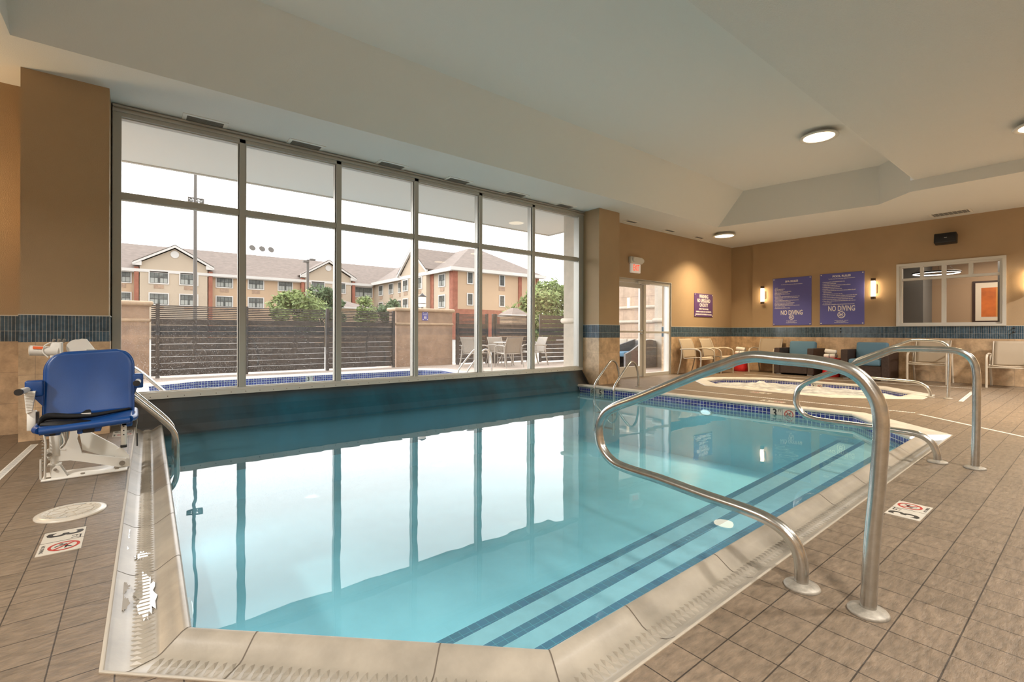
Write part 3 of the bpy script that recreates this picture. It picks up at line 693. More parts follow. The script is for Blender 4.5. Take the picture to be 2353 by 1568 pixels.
for x, y, z in ((8.5, -1.8, ZL), (4.0, -1.2, ZL), (0.5, -1.2, ZL), (-2.8, 2.5, C_), (11.8, -1.5, C_), (-2.8, -1.5, C_)):  # unseen fill lights, added to brighten the room
    downlight(x, y, z, 'unseen round ceiling light added as fill for the room', 190 if x > 11 else (80 if x > 3 else 100))
def sconce(x, y, z, nx, ny, label, watts=5):
    o = empty('wall_sconce', (x, y, z), label, 'lamp', 'vertical wall lamps')
    t = Vector((nx, ny, 0)); sd = Vector((-ny, nx, 0))
    mx = facing((0, 0, 0), sd, (0, 0, 1), t)
    q = MB(); q.box(-.05, .05, -.10, .10, 0, .02, 'bronze', mx=mx); q.cyl((0, 0, 0), (0, 0, .07), .02, 'bronze', 12, mx=mx); q.build('backplate', o)
    q = MB(); q.cyl(t*.09+Vector((0, 0, -.175)), t*.09+Vector((0, 0, .175)), .042, 'sconce', 20); q.build('diffuser', o)
    for s_ in (-1, 1):
        q = MB(); q.cyl(t*.09+Vector((0, 0, .175*s_)), t*.09+Vector((0, 0, .235*s_)), .046, 'bronze', 20); q.build('end_cap', o)
    if watts < 20: return
    la = bpy.data.lights.new('sconce_glow', 'POINT'); la.energy = watts; la.color = (1, .72, .42); la.shadow_soft_size = .12
    for dz in (0,):
        lo = bpy.data.objects.new('sconce_glow', la); COL.objects.link(lo); lo.location = Vector((x, y, z+dz))+t*.17
sconce(BX, 5.70, 2.0, -1, 0, 'bronze-capped vertical wall lamp left of the SPA RULES sign')
sconce(BX, 3.30, 2.0, -1, 0, 'bronze-capped vertical wall lamp between the POOL RULES sign and the inner window')
sconce(BX, .93, 2.0, -1, 0, 'vertical wall lamp beyond the right edge of the photo')
sconce(-1.75, WY, 2.2, 0, -1, 'vertical wall lamp beyond the left edge of the photo', 30)
o = empty('wall_speaker', (12.86, 2.07, 2.92), 'small black loudspeaker tilted on a bracket high above the inner window', 'speaker')
q = MB(); mx = Matrix.Rotation(.18, 4, 'Y'); q.rbox(-.09, .09, -.17, .17, -.10, .10, 'black', .015, 2, mx=mx); q.build('cabinet', o)
q = MB(); q.rbox(-.098, -.088, -.155, .155, -.085, .085, 'webbing', .004, 1, mx=mx); q.build('grille', o)
q = MB(); q.box(-.101, -.097, -.035, .01, -.01, .0, 'grey', mx=mx); q.build('badge', o)
q = MB(); q.tube([(.06, .0, .08), (.15, 0, .09), (.185, 0, .03)], .012, 'black', 8); q.build('bracket', o)
def vent(x, y, z, w, l, label, group=None, nsl=7, dark='grey'):
    o = empty('air_vent', (x, y, z), label, 'vent', group)
    q = MB(); t = .04
    q.prism([(-w/2, -l/2), (w/2, -l/2), (w/2, l/2), (-w/2, l/2)], -.008, 0, 'white', holes=[[(-w/2+t, -l/2+t), (w/2-t, -l/2+t), (w/2-t, l/2-t), (-w/2+t, l/2-t)]]); q.build('frame', o)
    q = MB()
    for i in range(nsl):
        yy = lerp(-l/2+t, l/2-t, (i+.5)/nsl); q.box(-w/2+t, w/2-t, -.009, .009, -.001, .001, dark, mx=Matrix.Translation((0, yy, -.004)) @ Matrix.Rotation(.6, 4, 'X'))
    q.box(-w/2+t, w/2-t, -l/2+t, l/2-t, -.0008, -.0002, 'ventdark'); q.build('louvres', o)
    return o
wv = ['first of the six vents over the long window, at its left end', 'second vent from the left over the long window', 'third vent from the left over the long window', 'fourth vent from the left over the long window', 'fifth vent from the left over the long window', 'last of the six vents over the long window, next to the pier']
for i, x in enumerate((.62, 1.70, 2.86, 3.97, 5.14, 6.32)): vent(x, 6.38, C_, .43, .24, 'small ceiling vent, '+wv[i], 'ceiling vents over the long window')
for x, s_ in ((8.33, 'above the exit sign'), (9.75, 'middle of the three over the door wall'), (11.02, 'nearest the far corner light')): vent(x, 6.38, C_, .40, .16, 'small dark ceiling vent, '+s_, 'ceiling vents over the door wall', dark='ventdark')
vent(12.62, 1.96, C_, .42, .62, 'large white ceiling vent above the wall speaker', nsl=8, dark='trim')

# ------------------------------------------------------------------ stainless rails
def rail(name, pts, label, flanges, r=.025, cat='handrail', group=None, n=16):
    o = empty(name, (pts[0][0], pts[0][1], 0), label, cat, group); L = Vector(o.location)
    q = MB(); q.tube([Vector(p)-L for p in cat_rom(pts, 7)], r, 'steel', n); q.build('rail_tube', o)
    for x, y in flanges:
        q = MB(); k = r/.025; q.lathe([(.062*k, -.0), (.064*k, .006), (.060*k, .012), (.040*k, .017), (.027*k, .022), (.0255*k, .022)], Vector((x, y, 0))-L, 'steelrough', 32); q.build('flange', o)
    return o
X = 2.055
rail('pool_handrail', [(X, .536, 0), (X, .525, .25), (X, .508, .48), (X, .500, .70), (X, .530, .80), (X, .590, .862), (X, .70, .888), (X, .83, .895), (X, .93, .900), (X, 1.0, .887), (X, 1.06, .862), (X, 1.189, .810), (X, 1.504, .668), (X, 1.672, .597), (X, 1.755, .54), (X, 1.793, .455), (X, 1.775, .36), (X, 1.70, .295), (X, 1.60, .275), (X, 1.40, .268), (X, 1.15, .250), (X, .96, .240), (X, .86, .222), (X, .79, .180), (X, .757, .11), (X, .751, 0)],
     'large stainless loop handrail in the foreground, bolted beside the steps', [(X, .536), (X, .751)])
X = 4.868
rail('pool_handrail', [(X, .618, 0), (X, .612, .30), (X, .611, .56), (X, .612, .70), (X, .628, .79), (X, .67, .845), (X, .74, .872), (X, .86, .876), (X, 1.0, .877), (X, 1.09, .868), (X, 1.16, .835), (X, 1.314, .757), (X, 1.507, .662), (X, 1.686, .578), (X, 1.79, .505), (X, 1.83, .42), (X, 1.825, .33), (X, 1.775, .25), (X, 1.70, .217), (X, 1.56, .208), (X, 1.30, .208), (X, 1.05, .205), (X, .94, .196), (X, .87, .155), (X, .835, .08), (X, .827, 0)],
     'stainless loop handrail at the far end of the pool steps, behind the foreground one', [(X, .618), (X, .827)])
X = 9.73
rail('spa_handrail', [(X, 1.534, 0), (X, 1.525, .40), (X, 1.523, .70), (X, 1.545, .81), (X, 1.62, .872), (X, 1.75, .89), (X, 1.93, .893), (X, 2.02, .87), (X, 2.3, .74), (X, 2.62, .59), (X, 2.74, .51), (X, 2.78, .41), (X, 2.72, .30), (X, 2.60, .255), (X, 2.36, .245), (X, 2.05, .238), (X, 1.90, .225), (X, 1.79, .165), (X, 1.745, .08), (X, 1.742, 0)],
     'thinner stainless handrail bending down into the bubbling spa', [(X, 1.534), (X, 1.742)], r=.022)
# far ladder beside the 5 FT marker
def ladder(name, loc, label, d, ys, prof, step_x, step_z, r=.02, rz=0, deckx=None):
    o = empty(name, loc, label, 'ladder', None, rz)
    for y in ys:
        q = MB(); q.tube(cat_rom([(p[0]*d, y, p[1]) for p in prof], 6), r, 'steel', 12); q.build('side_rail', o)
        q = MB(); q.lathe([(.055, 0), (.055, .008), (.03, .014), (.021, .016)], (prof[0][0]*d, y, 0), 'steelrough', 24); q.build('flange', o)
    for z in step_z:
        q = MB(); q.rbox(min(step_x*d-.04, step_x*d+.04), step_x*d+.04, min(ys)+r, max(ys)-r, z-.012, z, 'steelrough', .004, 1)
        for k in range(3): q.cyl((step_x*d-.03+.03*k, min(ys)+.03, z+.002), (step_x*d-.03+.03*k, max(ys)-.03, z+.002), .003, 'black', 6)
        q.build('tread', o)
    return o
pr = [(0, 0), (.0, .15), (-.03, .30), (-.09, .42), (-.19, .468), (-.28, .435), (-.40, .33), (-.56, .18), (-.66, .08), (-.70, .0), (-.705, -.12), (-.705, -.8)]
ladder('pool_ladder', (7.27, 5.62, 0), 'stainless ladder hooked over the far pool edge beside the 5 FT marker', 1, (-.22, .23), pr, -.66, (-.20, -.45, -.70))
pl2 = [(0, 0), (0, .25), (.03, .48), (.10, .60), (.22, .635), (.32, .59), (.40, .50), (.52, .37), (.66, .215), (.73, .115), (.755, .02), (.755, -.1), (.755, -.8)]
ladder('pool_ladder', (-.46, 5.33, 0), 'stainless ladder on the left pool edge behind the blue pool lift seat', 1, (-.19, .19), pl2, .70, (-.17, -.42, -.67), r=.022)

# ------------------------------------------------------------------ depth markers
def deck_marker(loc, rz, txt, label, w=.31, small=False):
    o = empty('depth_marker', loc, label, 'marker', None, rz); h = .152
    q = MB(); q.box(-w/2, w/2, -h/2, h/2, -.001, .0012, 'markwhite'); q.box(-.001, .001, -h/2, h/2, .0012, .0014, 'grout'); q.build('tile', o)
    q = MB(); q.text(txt, .185, facing((-.098, -.006, .0015), (1, 0, 0), (0, 1, 0), (0, 0, 1)), 'markblack', 'CENTER', .8, .003, ext=.0003); q.build('numeral', o)
    q = MB(); q.text('FT', .05, facing((-.03, .045, .0015), (1, 0, 0), (0, 1, 0), (0, 0, 1)), 'markblack', 'CENTER', .9, .0005, ext=.0003); q.build('unit_lettering', o)
    q = MB(); q.text('NO DIVING', .019, facing((.078, -.062, .0015), (1, 0, 0), (0, 1, 0), (0, 0, 1)), 'markblack', 'CENTER', 1, .0003, ext=.0003); q.build('caption', o)
    q = MB(); no_diving(q, facing((.078, .012, .0015), (1, 0, 0), (0, 1, 0), (0, 0, 1)), .056, 'markred', 'markblack', .0005); q.build('no_diving_symbol', o)
    return o
deck_marker((-.268, 3.10, .001), -PI/2, '3', 'white 3 FT NO DIVING deck marker below the round lid at lower left')
deck_marker((3.42, .702, .001), 0, '3', 'white 3 FT NO DIVING deck marker right of the foreground handrail') .rotation_euler = (0, 0, 0)
deck_marker((8.17, 3.62, .001), PI/2, '3', 'small white depth marker on the deck beside the spa coping')
deck_marker((7.29, 3.06, .001), -PI/2, '3', 'small white depth marker on the deck between the pool coping and the white drain strip')
deck_marker((-.09, 6.0, .001), -PI/2, '5', 'small white depth marker on the deck by the left pier, behind the lift')
def wall_marker(p, nrm, txt, label, h=.15, sz=None, order=1, z0=-.04, red='markred'):
    t = Vector((-nrm[1], nrm[0], 0)).normalized() # local x -> viewer's right
    nv = Vector((*nrm, 0)).normalized()
    o = empty('depth_marker', p, label, 'marker'); k = h/.15
    mx = facing((0, 0, 0), t, (0, 0, 1), nv)
    q = MB()
    for a in (-1, 1): q.box(a*.078*k-.075*k, a*.078*k+.075*k, -h/2, h/2, 0, .004, 'markwhite', mx=mx)
    q.build('tile', o)
    q = MB(); q.text(txt, .15*k, mx @ Matrix.Translation((-.098*k*order-(.0 if order > 0 else .022*k), -.004, .0045)), 'markblack', 'CENTER', .8, .004*k); q.build('numeral', o); q = MB(); q.text('FT', .05*k, mx @ Matrix.Translation((-.098*k*order+(.065 if order > 0 else .047)*k, .035*k, .0045)), 'markblack', 'CENTER', .9, .0003); q.build('unit_lettering', o)
    q = MB(); no_diving(q, mx @ Matrix.Translation((.078*k*order, 0, .0045)), .056*k, red, 'markblack'); q.build('no_diving_symbol', o)
d_ = Vector((POOL[5][0]-POOL[4][0], POOL[5][1]-POOL[4][1])).normalized(); nW = (-d_.y, d_.x)
def onfar(y, z=-.10, off=.004): t = (y-1.98)/(6.30-1.98); return (lerp(6.98, 6.62, t)-off+.003, y, z)
wall_marker(onfar(2.77), nW, '3', 'white 3 FT tile marker with red no-diving circle set in the blue waterline tiles')
wall_marker(onfar(5.86), nW, '5', 'white 5 FT tile marker with black no-diving circle behind the far ladder', order=-1, red='markblack')
wall_marker((10.844, 3.70, -.085), (-1, 0), '3', 'white 3 FT marker with no-diving circle on the spa waterline tiles', h=.10)

# white slotted drain strips in the deck
def drain(p, q_, w, label):
    p, q_ = Vector((*p, 0)), Vector((*q_, 0)); L = (q_-p).length; d = (q_-p)/L
    o = empty('drain_strip', p, label, 'drain'); mx = facing((0, 0, 0), d, Vector((-d.y, d.x, 0)), (0, 0, 1))
    b = MB(); b.box(0, L, -w/2, w/2, -.002, .0015, 'white', mx=mx); n = int(L/.03)
    for i in range(n): b.box((i+.3)*L/n, (i+.62)*L/n, -w*.32, w*.32, .0015, .0019, 'greyband', mx=mx)
    b.build('grate', o)
drain((-.77, 3.4), (-.69, 5.9), .05, 'white slotted drain strip in the deck running up to the left pier')
drain((7.50, 5.3), (7.68, 1.52), .035, 'white slotted drain strip in the deck between the pool and the spa')
drain((7.60, 1.47), (6.55, .30), .035, 'plain white strip in the deck running diagonally to the right of the spa drain')
drain((9.50, 1.36), (11.25, 1.46), .05, 'short white strip in the deck right of the spa handrail')
drain((11.55, 5.5), (11.95, 1.5), .035, 'white slotted drain strip in front of the wicker armchairs')
o = empty('skimmer_lid', (-.272, 3.555, 0), 'round white lid set in the deck beyond the left 3 FT marker', 'lid')
q = MB(); q.lathe([(.150, 0), (.150, .006), (.140, .010), (.136, .009), (.132, .013), (.118, .013), (.115, .011), (0, .011)], (0, 0, 0), 'markwhite', 48); q.build('lid_disc', o)
q = MB(); q.tube([(.094*math.cos(a*PI/20), .094*math.sin(a*PI/20), .0115) for a in range(40)], .0022, 'sealant', 6, closed=True); q.tube([(.028*math.cos(a*PI/10), .028*math.sin(a*PI/10), .0115) for a in range(20)], .0022, 'sealant', 6, closed=True)
for a in range(8): c0, s0 = math.cos(a*PI/4+.3), math.sin(a*PI/4+.3); q.cyl((.03*c0, .03*s0, .0115), (.092*c0, .092*s0, .0115), .0016, 'sealant', 6)
for a in range(24): c0, s0 = math.cos(a*PI/12), math.sin(a*PI/12); q.cyl((.10*c0, .10*s0, .0115), (.113*c0, .113*s0, .0115), .0016, 'sealant', 6)
q.build('raised_ribs', o)
for a in (1.3, 4.4):
    q = MB(); q.box(-.022, .022, -.006, .006, .0105, .0135, 'grey', mx=Matrix.Rotation(a+PI/2, 4, 'Z') @ Matrix.Translation((0, -.105, 0))); q.build('finger_slot', o)
for y, s_ in ((3.95, 'below the POOL RULES sign'), (1.13, 'at the right edge')):
    o = empty('wall_hook', (BX-.012, y, 1.03), 'two small black fittings on the tile band '+s_, 'hook', 'black wall fittings')
    for z in (.0, .075):
        q = MB(); q.lathe([(.016, 0), (.016, -.012), (.010, -.03), (0, -.032)], (0, 0, z), 'black', 14, ax='x'); q.build('knob', o)
# white lens under the far coping; left-wall pair added to brighten the water
for (x, y, z, nx, ny, lb) in ((6.825, 3.83, -.215, -1, 0, 'white oval underwater light just under the far waterline tiles'), (.235, 3.2, -.55, 1, 0, 'unseen light added on the left pool wall to brighten the water'), (.26, 5.0, -.55, 1, 0, 'unseen light added near the left ladder to brighten the water')):
    o = empty('pool_light', (x, y, z), lb, 'lamp', 'underwater pool lights')
    mx = facing((0, 0, 0), (0, nx, 0) if nx else (1, 0, 0), (0, 0, 1), (nx, ny, 0)) @ Matrix.Diagonal((1, .45, 1, 1))
    q = MB(); q.lathe([(.10, 0), (.10, .012), (.085, .016)], (0, 0, 0), 'whitedull', 28, mx=mx); q.build('rim', o)
    q = MB(); q.lathe([(.085, .014), (.05, .022), (0, .024)], (0, 0, 0), 'poollens', 28, mx=mx); q.build('lens', o)
    la = bpy.data.lights.new('pool_glow', 'AREA'); la.shape = 'DISK'; la.size = .16; la.energy = 3.2 if nx < 0 else .9; la.color = (.88, 1, 1)
    lo = bpy.data.objects.new('pool_glow', la); COL.objects.link(lo); lo.matrix_world = facing((x+nx*.035, y, z), (0, 1, 0), (0, 0, 1), (-nx, 0, 0)) if nx > 0 else facing((x+nx*.035, y, z), (0, -1, 0), (0, 0, 1), (-nx, 0, 0))
o = MB()
for cx, cy, rx, ry, z_ in ((.035, 2.36, .030, .20, -.0365), (-.035, 2.44, .020, .05, -.0225), (-.038, 2.30, .022, .07, -.0235), (-.035, 3.05, .017, .10, -.0225), (-.035, 2.88, .014, .04, -.0225), (.03, 2.78, .026, .045, -.0365)):
    n = 48; vs = []
    for j in range(n):
        a = 2*PI*j/n; k = 1+.55*MN.noise(Vector((cx*9+math.cos(a)*3.7, cy*9+math.sin(a)*3.7, 2)))+.25*MN.noise(Vector((cx*9+math.cos(a)*11, cy*9+math.sin(a)*11, 5))); vs.append((cx+rx*k*math.cos(a), cy+ry*k*math.sin(a), z_))
    o.add(vs, [tuple(range(n))], 'puddle')
o.build('puddles', label='small puddles of standing water on the left gutter coping', cat='water', kind='stuff')

# ------------------------------------------------------------------ pool lift
LF = empty('pool_lift', (-.26, 4.6, 0), 'pool access lift with a blue plastic seat facing the camera, on white steel arms', 'pool lift')
def LB(): return MB()
Lo = Vector((-.26, 4.6, 0))
def fin(b, name, par=LF, lab=None):
    for i, v in enumerate(b.v): b.v[i] = v-Lo
    o_ = b.build(name, par)
    # UVs use local coordinates here
    if lab: o_['label'] = lab
    return o_
# backrest: rounded shell, gently dished
def backpt(u, v):   # u -1..1, v 0..1
    x = -.221+u*.213; z = lerp(.475, .868, v)+.012*u
    y = 4.02+.07*v+.035*(1-u*u)*(.6+.4*math.sin(v*PI))-.02*u
    return x, y, z
b = LB(); rows = []; R = 24
for i in range(R+1):
    v = i/R; k = 1.0
    if v > .72: q_ = (v-.72)/.28; k = 1-(1-math.sqrt(max(0, 1-q_*q_)))*.42
    rows.append([backpt(k*(2*j/20-1), v) for j in range(21)])
b.sheet(rows, 'blue', .028); fin(b, 'backrest')
b = LB()   # raised edge of the backrest
edge = [rows[i][0] for i in range(R+1)]+[rows[R][j] for j in range(1, 20)]+[rows[i][20] for i in range(R, -1, -1)]
b.tube([(p[0], p[1]-.004, p[2]) for p in edge], .0085, 'blue', 8); fin(b, 'backrest_rim')
# seat pan
b = LB(); rows = []
for i in range(13):
    v = i/12; y = lerp(3.68, 4.06, v); fr = [(-.444, .452), (.008, .478)]
    hw = 1-(1-math.sqrt(max(0, 1-max(0, (.25-v)/.25)**2)))*.10
    rows.append([(lerp(-.435, .0, .5+.5*hw*(2*j/16-1)), y, lerp(.447, .472, j/16)-.022*math.sin(PI*j/16)*math.sin(PI*min(1, v*1.2))*1.0-.0) for j in range(17)])
b.sheet(rows, 'blue', .03)
fe = rows[0]; b.tube([(p[0], p[1]-.004, p[2]-.004) for p in fe], .021, 'blue', 10)
b.tube([r[0] for r in rows], .019, 'blue', 10); b.tube([r[-1] for r in rows], .019, 'blue', 10)
b.rbox(-.40, -.33, 3.72, 3.98, .405, .44, 'blue', .01); b.rbox(-.26, -.235, 3.70, 3.98, .405, .44, 'blue', .006); b.rbox(-.185, -.155, 3.70, 3.98, .41, .445, 'blue', .006); b.rbox(-.07, -.01, 3.74, 3.98, .415, .455, 'blue', .01)
fin(b, 'seat')
b = LB(); b.box(-.235, -.185, 3.705, 3.9, .408, .44, 'black'); fin(b, 'seat_socket'); b = LB(); b.box(-.375, -.352, 3.715, 3.9, .408, .43, 'black'); fin(b, 'seat_socket')
# belt
b = LB()
pts = [(-.43, 3.80, .475), (-.40, 3.86, .50), (-.30, 3.90, .485), (-.20, 3.92, .480), (-.10, 3.96, .488), (-.02, 4.0, .495)]
rr = []
for i, p_ in enumerate(cat_rom(pts, 5)):
    wv_ = .022*(1-i/26*.85); rr.append([(p_.x, p_.y, p_.z-wv_), (p_.x, p_.y-.02, p_.z), (p_.x, p_.y, p_.z+wv_)])
b.sheet(rr, 'webbing', .006); b.prism([(-.28, .48), (-.235, .515), (-.215, .515), (-.205, .482)], 3.925, 3.93, 'webbing', axis='y')
b.sheet([[(-.42, 3.75+.0*i, .468), (-.32, 3.78, .452), (-.2, 3.80, .447)] if i == 0 else [(-.42, 3.98, .472), (-.32, 3.98, .465), (-.2, 3.98, .452)] for i in range(2)], 'webbing', .01)
fin(b, 'seat_belt')
b = LB(); b.rbox(-.30, -.21, 3.905, 3.915, .487, .497, 'whitedull', .002, 1); fin(b, 'belt_buckle')
# arm brackets and arm stubs
for sx, x_in, x_out, z in ((-1, -.435, -.515, .66), (1, -.01, .045, .678)):
    b = LB(); xa, xb = min(x_in, x_out), max(x_in, x_out)
    b.rbox(xa, xb, 4.02, 4.10, z-.055, z+.04, 'blue', .008); b.prism([(x_in, z-.12), (x_in, z-.05), (x_out-(.03 if sx > 0 else -.03), z-.05)], 4.03, 4.09, 'blue', axis='y'); fin(b, 'arm_bracket')
    xc = -.50 if sx < 0 else .02
    b = LB(); b.cyl((xc, 4.06, z-.01), (xc+(-.02 if sx < 0 else -.01), 3.90, z-.012), .0165, 'white', 16); b.cyl((xc-(.02 if sx < 0 else .01), 3.90, z-.012), (xc-(.022 if sx < 0 else .011), 3.885, z-.012), .019, 'black', 16); fin(b, 'armrest')
b = LB(); b.prism([(-.515, .64), (-.465, .64), (-.48, .52), (-.505, .51)], 4.0, 4.03, 'white', axis='y')
for i in range(12): b.tube([(-.513+.001*i, 3.997, .63-.009*i), (-.468-.001*i, 3.997, .63-.009*i)], .002, 'whitedull', 6)
fin(b, 'ribbed_cover')
b = LB(); b.rbox(-.505, -.465, 4.02, 4.07, .40, .52, 'white', .004, 1); b.box(-.465, -.455, 4.02, 4.06, .43, .51, 'black'); fin(b, 'side_post')
# upper actuator and covers behind the backrest
b = LB(); b.cyl((-.540, 4.42, .872), (-.405, 4.42, .862), .033, 'whitedull', 24); b.lathe([(.0, -.006), (.03, -.004), (.034, 0)], (-.540, 4.42, .872), 'white', 20, ax='x'); fin(b, 'drive_motor')
b = LB(); b.prism([(-.523, .883), (-.475, .880), (-.475, .8975), (-.523, .9005)], 4.384, 4.392, 'orange', axis='y'); fin(b, 'warning_label', lab='orange warning label')
b = LB(); b.rbox(-.445, -.385, 4.40, 4.47, .80, .925, 'white', .006); b.box(-.395, -.388, 4.39, 4.40, .82, .92, 'whitedull')
for x_ in (-.43, -.405, -.38): b.cyl((x_, 4.42, .925), (x_+.006, 4.41, .945), .008, 'steelrough', 8)
b.tube(cat_rom([(-.44, 4.40, .925), (-.47, 4.39, .90), (-.475, 4.385, .86), (-.45, 4.38, .825)], 5), .004, 'whitedull', 8); fin(b, 'gearbox')
b = LB(); pg_ = []
for a in range(11): t_ = PI*.45+PI*1.1*a/10; pg_.append((-.312+.055*math.cos(t_), .888+.055*math.sin(t_)))
b.prism(pg_+[(-.28, .80), (-.21, .80), (-.215, .865), (-.245, .915), (-.262, .945), (-.29, .948)], 4.42, 4.45, 'whitedull', axis='y')
fin(b, 'control_cover')
b = LB(); b.box(-.27, -.215, 4.395, 4.42, .80, .868, 'white'); b.tube([(-.26, 4.39, .870), (-.21, 4.385, .868), (-.204, 4.385, .85), (-.21, 4.385, .82)], .006, 'grey', 8); fin(b, 'lift_handle')
# arms
b = LB(); b.prism([(-.455, .132), (-.465, .165), (-.462, .20), (-.448, .208), (-.395, .192), (-.372, .215), (-.352, .27), (-.33, .45), (-.30, .70), (-.262, .70), (-.29, .40), (-.312, .25), (-.287, .152), (-.232, .130), (-.047, .075), (-.050, .03), (-.085, .02), (-.262, .085), (-.345, .112), (-.43, .118)], 4.44, 4.47, 'white', axis='y')
b.cyl((-.449, 4.435, .168), (-.449, 4.425, .168), .013, 'steelrough', 8); b.cyl((-.07, 4.435, .048), (-.07, 4.425, .048), .018, 'steelrough', 8); fin(b, 'support_arm')
b = LB(); b.prism([(-.31, .30), (-.25, .275), (-.11, .16), (-.085, .13), (-.07, .07), (-.19, .10), (-.29, .155)], 4.55, 4.575, 'white', axis='y'); fin(b, 'rear_arm')
b = LB(); b.prism([(-.11, .095), (-.105, .14), (-.075, .155), (-.03, .085), (-.025, .01), (-.115, .01)], 4.49, 4.51, 'white', axis='y'); b.prism([(-.11, .01), (-.03, .01), (-.035, .07), (-.06, .08), (-.11, .06)], 4.475, 4.485, 'white', axis='y'); fin(b, 'pivot_bracket')
b = LB(); b.cyl((-.425, 4.46, .02), (-.425, 4.46, .16), .022, 'white', 16); b.rbox(-.45, -.40, 4.432, 4.49, .155, .34, 'white', .005, 1); b.rbox(-.46, -.39, 4.43, 4.49, .088, .10, 'white', .003, 1)
b.tube(cat_rom([(-.39, 4.45, .30), (-.375, 4.44, .24), (-.40, 4.44, .20), (-.37, 4.44, .19)], 5), .004, 'whitedull', 8); fin(b, 'actuator')
b = LB(); b.prism([(-.44, .015), (-.435, .07), (-.415, .095), (-.395, .09), (-.36, .015)], 4.41, 4.42, 'white', axis='y'); b.prism([(-.44, .015), (-.435, .07), (-.415, .095), (-.395, .09), (-.36, .015)], 4.47, 4.48, 'white', axis='y'); b.cyl((-.418, 4.40, .068), (-.418, 4.49, .068), .009, 'steelrough', 8); fin(b, 'clevis')
b = LB(); b.rbox(-.485, -.04, 4.38, 4.60, .0, .014, 'white', .004, 1)
for x_, y_ in ((-.45, 4.41), (-.28, 4.41), (-.1, 4.42), (-.45, 4.57), (-.1, 4.57)): b.cyl((x_, y_, .014), (x_, y_, .022), .012, 'steelrough', 6)
fin(b, 'base_plate')
b = LB(); b.tube([(-.476+.011*math.cos(a*.7), 4.41+.011*math.sin(a*.7), .06+.0024*a) for a in range(96)], .0022, 'steel', 6); fin(b, 'coil_spring')
b = LB(); b.tube([(-.475, 4.40, .35), (-.463, 4.40, .25), (-.466, 4.40, .02), (-.475, 4.40, .008), (-.487, 4.40, .02), (-.486, 4.40, .15)], .006, 'whitedull', 8); fin(b, 'bent_tube')
b = LB(); b.rbox(-.066, -.038, 3.74, 3.765, .305, .47, 'framelight', .002, 1, mx=None)
for i in range(4): b.cyl((-.052, 3.739, .37+.025*i), (-.052, 3.737, .37+.025*i), .004, 'black', 8)
fin(b, 'footrest_post')
b = LB(); b.rbox(-.068, -.036, 3.738, 3.767, .29, .307, 'black', .003, 1); fin(b, 'end_cap')
b = LB(); b.tube(cat_rom([(.0, 3.80, .50), (.012, 3.80, .44), (.008, 3.80, .38), (.012, 3.80, .30)], 6), .0022, 'steel', 6); b.cyl((.012, 3.80, .36), (.013, 3.80, .28), .004, 'black', 8); fin(b, 'safety_pin_lanyard')
b = LB(); b.rbox(-.30, -.24, 4.02, 4.44, .40, .44, 'white', .005, 1); b.rbox(-.30, -.25, 4.10, 4.45, .66, .70, 'white', .005, 1); fin(b, 'seat_arm')

# ------------------------------------------------------------------ furniture
def sling_chair(loc, rz, label, group, w=.60, sl='sling', fr='chairframe'):
    o = empty('sling_chair', loc, label, 'chair', group, rz); h = w/2
    for sx in (-1, 1):
        x = sx*h
        q = MB(); q.tube(cat_rom([(x, -.27, 0), (x, -.275, .25), (x, -.275, .48), (x, -.255, .565), (x, -.19, .605)], 6), .014, fr, 10, sx=1.5); q.build('leg', o)
        q = MB(); q.tube(cat_rom([(x, .33, 0), (x, .27, .2), (x, .23, .40), (x, .22, .60)], 6), .014, fr, 10, sx=1.5); q.build('leg', o)
        q = MB(); q.tube(cat_rom([(x, -.20, .603), (x, -.08, .622), (x, .10, .615), (x, .26, .60)], 6), [.014]*19, fr, 10, sx=1.4); q.build('armrest', o)
    rows = []; prof = [(-.25, .405), (-.20, .42), (0, .40), (.14, .385), (.20, .395)]
    for y, z in cat_rom([(0, a, b_) for a, b_ in prof], 3) and [(p.y, p.z) for p in cat_rom([(0, a, b_) for a, b_ in prof], 3)]:
        rows.append([(lerp(-h+.035, h-.035, j/8), y, z-.012*math.sin(PI*j/8)) for j in range(9)])
    q = MB(); q.sheet(rows, sl, .006)
    q.tube([(-h+.03, p[0][1], p[0][2]) for p in rows], .011, fr, 8); q.tube([(h-.03, p[0][1], p[0][2]) for p in rows], .011, fr, 8)
    q.tube([(-h, -.25, .375), (h, -.25, .375)], .012, fr, 8); q.build('seat', o)
    rows = []
    for p in cat_rom([(0, .19, .40), (0, .21, .52), (0, .25, .68), (0, .325, .855)], 4):
        rows.append([(lerp(-h+.035, h-.035, j/8), p.y+.02*math.sin(PI*j/8), p.z) for j in range(9)])
    q = MB(); q.sheet(rows, sl, .006)
    for sx in (0, 8): q.tube([Vector(r[sx])+Vector((-.006 if sx == 0 else .006, 0, 0)) for r in rows], .011, fr, 8)
    q.build('backrest', o)
    return o
G = 'taupe sling chairs around the spa deck'
ch = sling_chair((10.58, 6.17, 0), 0, 'taupe sling armchair closest to the glass door, below the warning sign wall', G)
dup(ch, (11.50, 6.17, 0), 0, 'taupe sling armchair between the one nearest the door and the red table', G)
dup(ch, (12.62, 5.46, 0), -PI/2, 'taupe sling armchair in the corner, left of the wicker armchairs', G)
dup(ch, (12.62, 2.27, 0), -PI/2, 'taupe sling armchair under the inner window, right of the second wicker armchair', G)
dup(ch, (12.62, 1.12, 0), -PI/2, 'taupe sling armchair nearest the right edge of the photo', G)
